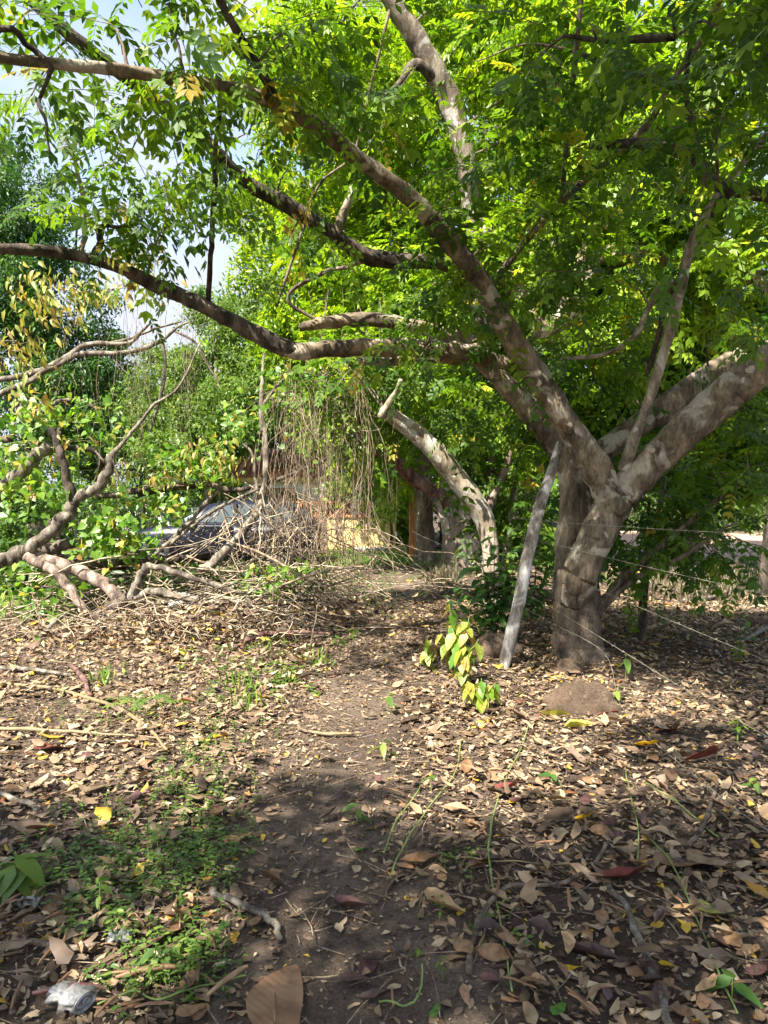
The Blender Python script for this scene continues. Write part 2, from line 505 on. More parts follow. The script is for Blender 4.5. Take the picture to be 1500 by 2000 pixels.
def solo(name, mb, mat, label=None, cat=None, group=None, kind=None, smooth=True, origin=None):
    if origin is None:
        V = np.concatenate(mb.V)
        origin = (V[:, 0].mean(), V[:, 1].mean(), V[:, 2].min())
    o = link(name, mb.mesh(name, smooth, origin), mat, loc=origin)
    return tag(o, label, cat, group, kind)


def norm(v):
    v = np.asarray(v, float)
    return v / np.maximum(np.linalg.norm(v, axis=-1, keepdims=True), 1e-9)


def catmull(pts, per=6):
    p = np.asarray(pts, float)
    if len(p) < 3:
        t = np.linspace(0, 1, per + 1)[:, None]
        return p[0] * (1 - t) + p[-1] * t
    e = np.vstack([2 * p[0] - p[1], p, 2 * p[-1] - p[-2]])
    out = []
    for i in range(1, len(e) - 2):
        t = np.linspace(0, 1, per, endpoint=False)[:, None]
        a, b, c, d = e[i - 1], e[i], e[i + 1], e[i + 2]
        out.append(0.5 * (2 * b + (c - a) * t + (2 * a - 5 * b + 4 * c - d) * t * t + (3 * b - a - 3 * c + d) * t ** 3))
    out.append(p[-1:])
    return np.vstack(out)


def tube(mb, pts, rad, sides=8, per=5, rough=0.0, seed=0, wob=0.0, smooth=True, caps=True):
    """tapered tube along a smoothed line; rough makes knots and flutes"""
    q = np.column_stack([pts, rad])
    q = catmull(q, per) if smooth else np.asarray(q, float)
    c, r = q[:, :3].copy(), np.maximum(q[:, 3], 0.0006)
    n = len(c)
    rs = np.random.default_rng(seed + 11)
    if wob:
        k = rs.normal(0, 1, (n, 3))
        k = (k + np.roll(k, 1, 0) + np.roll(k, -1, 0)) / 3
        k[0] = k[-1] = 0
        c += k * wob * r[:, None]
    t = norm(np.gradient(c, axis=0))
    a = np.cross(t[0], [0, 0, 1.0])
    if np.linalg.norm(a) < 0.1:
        a = np.cross(t[0], [0, 1.0, 0])
    a = norm(a)
    A = np.zeros((n, 3))
    for i in range(n):
        a = a - t[i] * np.dot(a, t[i])
        a = a / max(np.linalg.norm(a), 1e-9)
        A[i] = a
    B = np.cross(t, A)
    th = np.arange(sides) / sides * 2 * np.pi
    rr = np.repeat(r[:, None], sides, 1)
    if rough:
        s = np.concatenate([[0], np.cumsum(np.linalg.norm(np.diff(c, axis=0), axis=1))]) / max(r.mean(), 1e-4)
        f = np.sin(th[None] * 2 + s[:, None] * 0.35 + rs.random() * 6) * 0.45 + np.sin(th[None] * 3 - s[:, None] * 0.6 + rs.random() * 6) * 0.3
        f = f + (vn(np.broadcast_to(th[None] * 1.4 + seed * 3.1, (n, sides)), np.broadcast_to(s[:, None] * 0.7, (n, sides))) - 0.5) * 1.5
        th2, s2 = np.broadcast_to(th[None] * 3.2 + seed, (n, sides)), np.broadcast_to(s[:, None] * 1.1, (n, sides))
        f = f + (vn(th2, s2) - .5) * .9 + (vn(th2 * 2.3, s2 * 3 + 7) - .5) * .5
        rr = rr * (1 + rough * f)
    V = c[:, None] + rr[..., None] * (np.cos(th)[None, :, None] * A[:, None] + np.sin(th)[None, :, None] * B[:, None])
    V = V.reshape(-1, 3)
    i, j = np.meshgrid(np.arange(n - 1), np.arange(sides), indexing='ij')
    j2 = (j + 1) % sides
    Q = np.stack([i * sides + j, i * sides + j2, (i + 1) * sides + j2, (i + 1) * sides + j], -1).reshape(-1, 4)
    T = []
    if caps:
        V = np.vstack([V, c[0], c[-1]])
        k = np.arange(sides)
        k2 = (k + 1) % sides
        T = np.vstack([np.stack([np.full(sides, n * sides), k2, k], 1), np.stack([np.full(sides, n * sides + 1), (n - 1) * sides + k, (n - 1) * sides + k2], 1)])
    mb.add(V, T, Q)
    return c, r


def pxline(spec):
    """[(x, y, d, width in photo pixels)] -> points, radii in metres"""
    p = np.array([P(x, y, d) for x, y, d, w in spec])
    dist = np.linalg.norm(p - np.array([0, 0, CAMZ]), axis=1)
    r = np.array([w for *_, w in spec]) * 0.5 * dist / FPX * 0.96
    return p, r


def thin_tubes(mb, L, r0, r1, sides=3, rnd=None):
    """many thin stems at once: L is (count, points, 3)"""
    N, K, _ = L.shape
    t = norm(np.gradient(L, axis=1))
    ref = np.where(np.abs(t[..., 2:3]) > 0.9, np.array([1.0, 0, 0]), np.array([0, 0, 1.0]))
    A = norm(np.cross(t, ref))
    B = np.cross(t, A)
    r = (np.asarray(r0).reshape(-1, 1) + (np.asarray(r1).reshape(-1, 1) - np.asarray(r0).reshape(-1, 1)) * np.linspace(0, 1, K)[None])
    r = np.broadcast_to(r, (N, K))
    th = np.arange(sides) / sides * 2 * np.pi
    V = L[:, :, None] + r[:, :, None, None] * (np.cos(th)[None, None, :, None] * A[:, :, None] + np.sin(th)[None, None, :, None] * B[:, :, None])
    n, k, j = np.meshgrid(np.arange(N), np.arange(K - 1), np.arange(sides), indexing='ij')
    b = n * K * sides
    j2 = (j + 1) % sides
    Q = np.stack([b + k * sides + j, b + k * sides + j2, b + (k + 1) * sides + j2, b + (k + 1) * sides + j], -1).reshape(-1, 4)
    rq = 0 if rnd is None else np.repeat(rnd, (K - 1) * sides)
    mb.add(V.reshape(-1, 3), None, Q, rq=rq)


# leaf outlines: x along the midrib 0..1, y across, z up
def leaf_tpl(w=0.36, fold=0.10, droop=0.12, curl=0.0, n=3, tip=0.62):
    xs = np.linspace(0, 1, n + 1)
    V, T, Q = [], [], []
    prof = lambda x: w * 0.5 * (np.sin(np.pi * x ** tip) ** 0.72)
    for i, x in enumerate(xs):
        zc = -droop * x * x
        if i in (0, n):
            V.append((x, 0, zc))
        else:
            h = prof(x)
            cz = fold * h / (w * 0.5)
            if curl:                             # roll the two halves up towards each other
                a = curl
                V += [(x, -h * math.cos(a), zc + h * math.sin(a)), (x, 0, zc), (x, h * math.cos(a), zc + h * math.sin(a))]
            else:
                V += [(x, -h, zc + cz * w), (x, 0, zc), (x, h, zc + cz * w)]
    V = np.array(V)
    row = lambda i: 1 + 3 * (i - 1)
    for s in (0, 2):
        a = row(1)
        T.append((0, a + s, a + 1) if s == 0 else (0, a + 1, a + 2))
        for i in range(1, n - 1):
            a, b = row(i), row(i + 1)
            Q.append((a, b, b + 1, a + 1) if s == 0 else (a + 1, b + 1, b + 2, a + 2))
        a = row(n - 1)
        e = len(V) - 1
        T.append((a + s, e, a + 1) if s == 0 else (a + 1, e, a + 2))
    return V, np.array(T), np.array(Q).reshape(-1, 4)


def crinkle(tpl, seed, amp=.05, bite=.25):
    """dry-leaf irregularity: wavy blade, nibbled uneven margin, sideways bend"""
    V, T, Q = tpl
    V = V.copy()
    rs = np.random.default_rng(seed)
    ph = rs.random(6) * 6.28
    x, y = V[:, 0].copy(), V[:, 1].copy()
    V[:, 2] += amp * (np.sin(x * 7 + ph[0] + y * 5) + .8 * np.sin(y * 14 + ph[1] + x * 4)) * (np.abs(y) * 3 + .25)
    V[:, 1] *= 1 + bite * rs.uniform(-1, .6, len(V)) * (np.abs(y) > .02)
    V[:, 1] += rs.normal(0, .10) * np.sin(x * 3.1)
    V[:, 2] += rs.normal(0, .07) * y * 6 * x
    return V, T, Q


def quad_tpl(w=0.4, fold=0.12, droop=0.1):
    V = np.array([(0, 0, 0), (0.45, -w / 2, fold * w), (1, 0, -droop), (0.45, w / 2, fold * w)])
    return V, np.array([(0, 1, 2), (0, 2, 3)]), np.zeros((0, 4), int)


def heart_tpl():
    V = np.array([(0.05, 0, 0), (-0.12, -0.28, .03), (0.22, -0.46, .06), (0.62, -0.28, .02), (1, 0, -.12), (0.62, 0.28, .02), (0.22, 0.46, .06), (-0.12, 0.28, .03), (.45, 0, -.03)])
    T = [(0, 1, 2), (0, 2, 8), (8, 2, 3), (8, 3, 4), (8, 4, 5), (8, 5, 6), (0, 8, 6), (0, 6, 7)]
    return V, np.array(T), np.zeros((0, 4), int)


def rolled_tpl(n=4, turns=1.25, w=0.17):
    """a dry leaf rolled into a tube"""
    V, Q = [], []
    K = 7
    for i in range(n + 1):
        x = i / n
        s = math.sin(math.pi * (0.12 + 0.76 * x)) ** 0.7
        for k in range(K):
            a = k / (K - 1) * turns * 2 * math.pi
            rr = w * 0.5 * s * (1 - 0.35 * k / (K - 1))
            V.append((x, rr * math.cos(a), rr * math.sin(a) + 0.05 * math.sin(x * 3)))
    for i in range(n):
        for k in range(K - 1):
            a = i * K + k
            Q.append((a, a + 1, a + K + 1, a + K))
    return np.array(V), np.zeros((0, 3), int), np.array(Q)


def place(mb, tpl, pos, ax, nrm, size, rnd):
    """copies of a leaf outline joined into one mesh"""
    V, T, Q = tpl
    N, k = len(pos), len(V)
    if N == 0:
        return
    u = norm(ax)
    w = norm(nrm - u * np.sum(nrm * u, 1, keepdims=True))
    v = np.cross(w, u)
    W = pos[:, None] + np.asarray(size).reshape(-1, 1, 1) * (V[None, :, 0:1] * u[:, None] + V[None, :, 1:2] * v[:, None] + V[None, :, 2:3] * w[:, None])
    off = (np.arange(N) * k)[:, None, None]
    mb.add(W.reshape(-1, 3), (T[None] + off).reshape(-1, 3) if len(T) else None, (Q[None] + off).reshape(-1, 4) if len(Q) else None,
           rt=np.repeat(rnd, len(T)), rq=np.repeat(rnd, len(Q)))


def tpl_mesh(name, tpl, rnd=0.0):
    mb = MB()
    V, T, Q = tpl
    mb.add(V, T if len(T) else None, Q if len(Q) else None, rt=rnd, rq=rnd)
    return mb.mesh(name)


def basis(u, n):
    u = norm(u)
    w = norm(n - u * np.dot(n, u))
    v = np.cross(w, u)
    return u, v, w


def leaf_obj(name, me, mat, parent, pos, u, n, size):
    """one leaf as an object of its own (mesh shared)"""
    o = bpy.data.objects.new(name, me)
    COL.objects.link(o)
    if not me.materials:
        me.materials.append(M[mat])
    else:
        if me.materials[0] is not M[mat]:
            o.material_slots[0].link = 'OBJECT'
            o.material_slots[0].material = M[mat]
    u, v, w = basis(u, n)
    mt = Matrix([[u[0] * size, v[0] * size, w[0] * size, 0], [u[1] * size, v[1] * size, w[1] * size, 0], [u[2] * size, v[2] * size, w[2] * size, 0], [0, 0, 0, 1]])
    if parent is not None:
        o.parent = parent
        pos = np.asarray(pos) - np.asarray(parent.location)
    mt.translation = Vector([float(c) for c in pos])
    o.matrix_basis = mt
    return o


def pinnate_tpl(npair=4, leaflet=0.36, w=0.42, droop=0.25, n=2, seed=0, bend=0.0):
    """a compound leaf: pairs of leaflets on a drooping stalk, length 1"""
    rs = np.random.default_rng(seed)
    lt = leaf_tpl(w, 0.12, 0.12, n=n) if n > 1 else quad_tpl(w)
    V, T, Q = [], [], []
    off = 0

    def put_leaf(p, u, nn, s):
        nonlocal off
        u, v, ww = basis(np.array(u, float), np.array(nn, float))
        W = np.array(p) + s * (lt[0][:, 0:1] * u + lt[0][:, 1:2] * v + lt[0][:, 2:3] * ww)
        V.append(W)
        T.append(lt[1] + off)
        if len(lt[2]):
            Q.append(lt[2] + off)
        off += len(W)
    stalk = lambda x: np.array([x, bend * x * x, -droop * x * x])
    for i in range(npair):
        x = 0.22 + 0.66 * i / max(npair - 1, 1)
        for s in (-1, 1):
            a = math.radians(58 - 16 * i / npair + rs.uniform(-8, 8))
            put_leaf(stalk(x), (math.cos(a), s * math.sin(a), -0.22 - droop * x + rs.uniform(-.12, .12)), (0.1, s * -0.25 + rs.uniform(-.15, .15), 1), leaflet * rs.uniform(.85, 1.1))
    put_leaf(stalk(0.9), (1, 0.05, -droop * 1.8), (0.2, 0, 1), leaflet)
    xs = [0, 0.45, 0.92]
    sv = []
    for x in xs:
        c = stalk(x)
        sv += [c + (0, -0.006, 0), c + (0, 0.006, 0)]
    V.append(np.array(sv))
    Q.append(np.array([(off, off + 1, off + 3, off + 2), (off + 2, off + 3, off + 5, off + 4)]))
    return np.vstack(V), np.vstack(T), np.vstack(Q)


def rand_dirs(n, rs):
    v = rs.normal(0, 1, (n, 3))
    return norm(v)


def twig_lobe(rs, c, rad, ntw, tl=0.55, per=8, up=0.0, shell=0.55):
    """leafy twigs filling an ellipsoid: returns twig lines, leaf positions, axes, normals"""
    d = rand_dirs(ntw, rs)
    q = rs.random((ntw, 1)) ** shell
    rad = np.asarray(rad, float)
    base = np.asarray(c) + d * q * rad
    dr = norm(d * 0.7 + rand_dirs(ntw, rs) * 0.75 + np.array([0, 0, up]))
    ln = tl * rs.uniform(0.55, 1.25, (ntw, 1))
    t = np.linspace(0, 1, 4)
    L = base[:, None] + dr[:, None] * ln[:, None] * t[None, :, None]
    L[..., 2] -= (t ** 2)[None] * ln * 0.22
    s = np.linspace(0.15, 1.0, per)
    pos = base[:, None] + dr[:, None] * ln[:, None] * s[None, :, None]
    pos[..., 2] -= (s ** 2)[None] * ln * 0.22
    side = norm(np.cross(dr, np.array([0, 0, 1.0])) + rand_dirs(ntw, rs) * 0.05)
    sg = np.where(np.arange(per) % 2 == 0, 1.0, -1.0)
    ax = dr[:, None] * (0.45 + 0.9 * (s == 1.0))[None, :, None] + side[:, None] * sg[None, :, None] * np.where(s == 1.0, 0.0, 1.0)[None, :, None]
    ax = ax + rs.normal(0, 0.25, ax.shape)
    ax[..., 2] -= 0.18
    nr = np.array([0, 0, 1.0]) + rs.normal(0, 0.35, ax.shape)
    return L, pos.reshape(-1, 3), norm(ax.reshape(-1, 3)), nr.reshape(-1, 3)


def quad_crown(rs, mb, lobes, leaf=0.14, tpl=None, clump=0.30, droop=0.3, nsub=26):
    """far crown: leaf-sized faces gathered into clumps round each lobe"""
    tpl = tpl or quad_tpl(0.42)
    for c, rad, n in lobes:
        rad = np.asarray(rad, float)
        d = rand_dirs(nsub, rs)
        sub = np.asarray(c) + d * rad * rs.uniform(0.45, 1.0, (nsub, 1))
        k = rs.integers(0, nsub, n)
        dd = rand_dirs(n, rs)
        pos = sub[k] + dd * rad * clump * (rs.random((n, 1)) ** 0.45) * (0.6 + 0.8 * rs.random(nsub))[k][:, None]
        ax = rand_dirs(n, rs) + dd * 0.4
        ax[:, 2] -= droop
        nr = dd * 0.8 + np.array([0, 0, 0.9]) + rs.normal(0, 0.4, (n, 3))
        place(mb, tpl, pos, norm(ax), nr, leaf * rs.uniform(0.6, 1.3, n), np.clip(0.55 * rs.random(n) + 0.45 * rs.random(nsub)[k], 0, 0.999))


# ------------------------------------------------------------------ ground, path, lawn, yard
def grow(a, b, step, f=1.25):
    out, s = [a], step
    while (out[-1] < b) if b > a else (out[-1] > b):
        s *= f
        out.append(out[-1] + (s if b > a else -s))
    return out[1:]


gx = np.array(sorted(grow(-4.5, -260, 0.05) + list(np.arange(-4.5, 4.51, 0.05)) + grow(4.5, 260, 0.05)))
gy = np.array(sorted(grow(1.0, -60, 0.06) + list(np.arange(1.0, 13.01, 0.05)) + grow(13.0, 420, 0.05, 1.15)))
X, Y = np.meshgrid(gx, gy)


def grid_mesh(mb, X, Y, Z):
    r, c = X.shape
    i, j = np.meshgrid(np.arange(r - 1), np.arange(c - 1), indexing='ij')
    mb.add(np.stack([X, Y, Z], -1).reshape(-1, 3), None, np.stack([i * c + j, i * c + j + 1, (i + 1) * c + j + 1, (i + 1) * c + j], -1).reshape(-1, 4))


mb = MB()
grid_mesh(mb, X, Y, hgt(X, Y))
solo('ground', mb, 'soil', 'dark brown forest soil under the trees', kind='structure', origin=(0, 0, 0))

mb = MB()
py = np.arange(0.6, 15.5, 0.05)
ps = np.linspace(-1, 1, 23)
PS, PY = np.meshgrid(ps, py)
edge = 0.75 + 0.5 * vn(PY * 2.3 + np.where(PS > 0, 40, 0), 3.3 + 0 * PY) + 0.12 * vn(PY * 11, PS * 0 + np.where(PS > 0, 7, 2))
PX = path_x(PY) + PS * path_w(PY) * edge
grid_mesh(mb, PX, PY, hgt(PX, PY) + 0.006 - 0.012 * np.clip(np.abs(PS) * 12 - 11, 0, 1))
solo('path', mb, 'path', 'narrow trodden dirt path running back between the trees', kind='structure', origin=(0, 0, 0))


def sheet(name, pts, mat, z, label):
    mb = MB()
    P_ = np.array([(x, y, z) for x, y in pts])
    c = P_.mean(0)
    n = len(pts)
    mb.add(np.vstack([P_, c]), [(i, (i + 1) % n, n) for i in range(n)])
    return solo(name, mb, mat, label, kind='structure', origin=(0, 0, 0))


def blob_outline(cx, cy, rx, ry, n=40, seed=0, a=0.18):
    rs = np.random.default_rng(seed)
    ph = rs.random(4) * 6.28
    out = []
    for i in range(n):
        t = i / n * 2 * math.pi
        k = 1 + a * (math.sin(2 * t + ph[0]) * .4 + math.sin(3 * t + ph[1]) * .3 + math.sin(5 * t + ph[2]) * .3)
        out.append((cx + rx * k * math.cos(t), cy + ry * k * math.sin(t)))
    return out


sheet('lawn', blob_outline(-3.6, 18.3, 5.2, 3.6, seed=2), 'lawn', 0.05, 'mown green lawn in front of the low cream wall')
sheet('yard', blob_outline(10.5, 23.0, 9.0, 8.0, seed=5), 'yard', 0.05, 'open pinkish sunlit yard beyond the fence')

# ------------------------------------------------------------------ leaf litter
T_FLAT = leaf_tpl(0.42, 0.04, 0.06)
T_BOAT = leaf_tpl(0.46, 0.0, 0.10, curl=0.65)
T_CURL = crinkle(leaf_tpl(0.50, 0.0, -0.16, curl=1.05, n=5), 3, .04)
T_ARCH = crinkle(leaf_tpl(0.46, -0.10, 0.26, n=5), 4, .04)
T_BIG = crinkle(leaf_tpl(0.56, 0.05, 0.04, n=8, tip=.8), 5, .02, .10)
T_BIGB = crinkle(leaf_tpl(0.50, 0.0, -0.12, curl=0.55, n=7, tip=.75), 6, .03, .15)
NEAR_T = [crinkle(leaf_tpl(w_, f_, d_, curl=c_, n=4, tip=t_), 10 + i, .05) for i, (w_, f_, d_, c_, t_) in enumerate([(.44, .05, .08, 0, .65), (.55, .0, .1, .6, .8), (.5, 0, -.15, 1.0, .7), (.4, -.1, .28, 0, .6), (.36, .08, -.1, 0, .6), (.6, 0, .12, .4, .9), (.5, .1, .3, 0, .75), (.3, 0, .05, .9, .6), (.52, -.12, .1, 0, .8), (.46, 0, -.3, .5, .7)])]
T_ROLL = crinkle(rolled_tpl(6, .85, .13), 8, .03, .35)
T_HERO = crinkle(leaf_tpl(0.46, 0.07, 0.03, n=12, tip=.80), 9, .008, .03)


def litter(mb, n, y0, y1, tpls, mean, sig, rs, xf=0.80, path_keep=0.35):
    y = np.sqrt(rs.random(n) * (y1 ** 2 - y0 ** 2) + y0 ** 2)
    x = (rs.random(n) * 2 - 1) * xf * y
    on = np.exp(-((x - path_x(y)) / path_w(y)) ** 2)
    clump = vn(x * 1.7 + 30, y * 1.7)
    keep = rs.random(n) < (1 - (1 - path_keep) * on) * (0.45 + 0.8 * clump)
    x, y, on = x[keep], y[keep], on[keep]
    n = len(x)
    s = np.clip(mean * np.exp(rs.normal(0, sig, n)), 0.015, 0.17) * (1 - 0.3 * on)
    pos = np.stack([x, y, hgt(x, y) + 0.006 + rs.random(n) ** 2 * 0.022 * (1 - 0.6 * on)], 1)
    a = rs.random(n) * 2 * np.pi
    ax = np.stack([np.cos(a), np.sin(a), rs.normal(0.02, 0.16, n)], 1)
    nr = np.stack([rs.normal(0, .22, n), rs.normal(0, .22, n), np.where(rs.random(n) < .5, 1, -1) * 1.0], 1)
    pos[:, 2] += np.where(nr[:, 2] < 0, 0.12, 0.0) * s + np.abs(ax[:, 2]) * s * 0.5
    k = rs.integers(0, len(tpls), n)
    rnd = rs.random(n)
    for i, t in enumerate(tpls):
        m_ = k == i
        place(mb, t, pos[m_], ax[m_], nr[m_], s[m_], rnd[m_])


rs = np.random.default_rng(21)
mb = MB()
litter(mb, 17000, 1.2, 5.0, NEAR_T, 0.043, 0.45, rs, path_keep=0.5)
litter(mb, 22000, 1.2, 5.5, [quad_tpl(0.55), quad_tpl(.4, .3)], 0.021, 0.45, rs, path_keep=0.6)
litter(mb, 52000, 5.0, 10.0, [quad_tpl(0.45, 0.2), quad_tpl(0.5, -0.2, 0.2), quad_tpl(.6, .3, .3), T_BOAT], 0.047, 0.42, rs, path_keep=0.85)
litter(mb, 16000, 10.0, 19.0, [quad_tpl(0.5)], 0.095, 0.35, rs, path_keep=0.4)
solo('leaf_litter', mb, 'litter', 'mat of small dry brown leaves covering the soil', kind='stuff', origin=(0, 0, 0))

# crumbs of soil on the bare ground
mb = MB()
n = 15000
y = np.sqrt(rs.random(n) * (6.5 ** 2 - 1.3 ** 2) + 1.3 ** 2)
x = np.where(rs.random(n) < .6, path_x(y) + rs.normal(0, .45, n), (rs.random(n) * 2 - 1) * .75 * y)
oct_ = (np.array([(1, 0, 0), (0, 1, 0), (-1, 0, 0), (0, -1, 0), (0, 0, .8), (0, 0, -.8)], float), np.array([(0, 1, 4), (1, 2, 4), (2, 3, 4), (3, 0, 4), (1, 0, 5), (2, 1, 5), (3, 2, 5), (0, 3, 5)]), np.zeros((0, 4), int))
place(mb, oct_, np.stack([x, y, hgt(x, y) + .006], 1), rand_dirs(n, rs), rand_dirs(n, rs), np.clip(.0042 * np.exp(rs.normal(0, .55, n)), .002, .016), rs.random(n))
solo('soil_crumbs', mb, 'path', 'crumbs of dark soil scattered over the path', kind='stuff', origin=(0, 0, 0))

# fine straw, rootlets and broken twigs among the leaves
mb = MB()
n = 2600
y = np.sqrt(rs.random(n) * (8.5 ** 2 - 1.2 ** 2) + 1.2 ** 2)
x = (rs.random(n) * 2 - 1) * .75 * y
a = rs.random(n) * 6.283
ln = rs.uniform(.05, .28, n)
t = np.linspace(-.5, .5, 4)
bend = rs.normal(0, .18, n)
LX = x[:, None] + ln[:, None] * (np.cos(a)[:, None] * t - np.sin(a)[:, None] * bend[:, None] * t ** 2)
LY = y[:, None] + ln[:, None] * (np.sin(a)[:, None] * t + np.cos(a)[:, None] * bend[:, None] * t ** 2)
LZ = hgt(LX, LY) + .012 + rs.random((n, 1)) * .02
thin_tubes(mb, np.stack([LX, LY, LZ], -1), rs.uniform(.0012, .0035, n), rs.uniform(.0008, .002, n), 4)
solo('twig_litter', mb, 'twig_dry', 'fine dry twigs and straw scattered over the soil', kind='stuff', origin=(0, 0, 0))

# ------------------------------------------------------------------ the large lichen-patched tree
rsM = np.random.default_rng(5)
DRIVE = {}


def limbs_of(root, spec_list, mat, sides=14, seed=0, rough=0.10, per=5, names='limb'):
    lines = []
    for i, sp in enumerate(spec_list):
        nm = names
        mt = mat
        if isinstance(sp, tuple):
            nm, mt, sp = sp
        mb = MB()
        p, r = pxline(sp)
        c, rr = tube(mb, p, r, sides if r.max() > 0.04 else 8, per, rough if r.max() > 0.03 else rough * .6, seed + i * 3, wob=0.06)
        put(nm, mb, mt, root)
        lines.append((c, rr))
    return lines


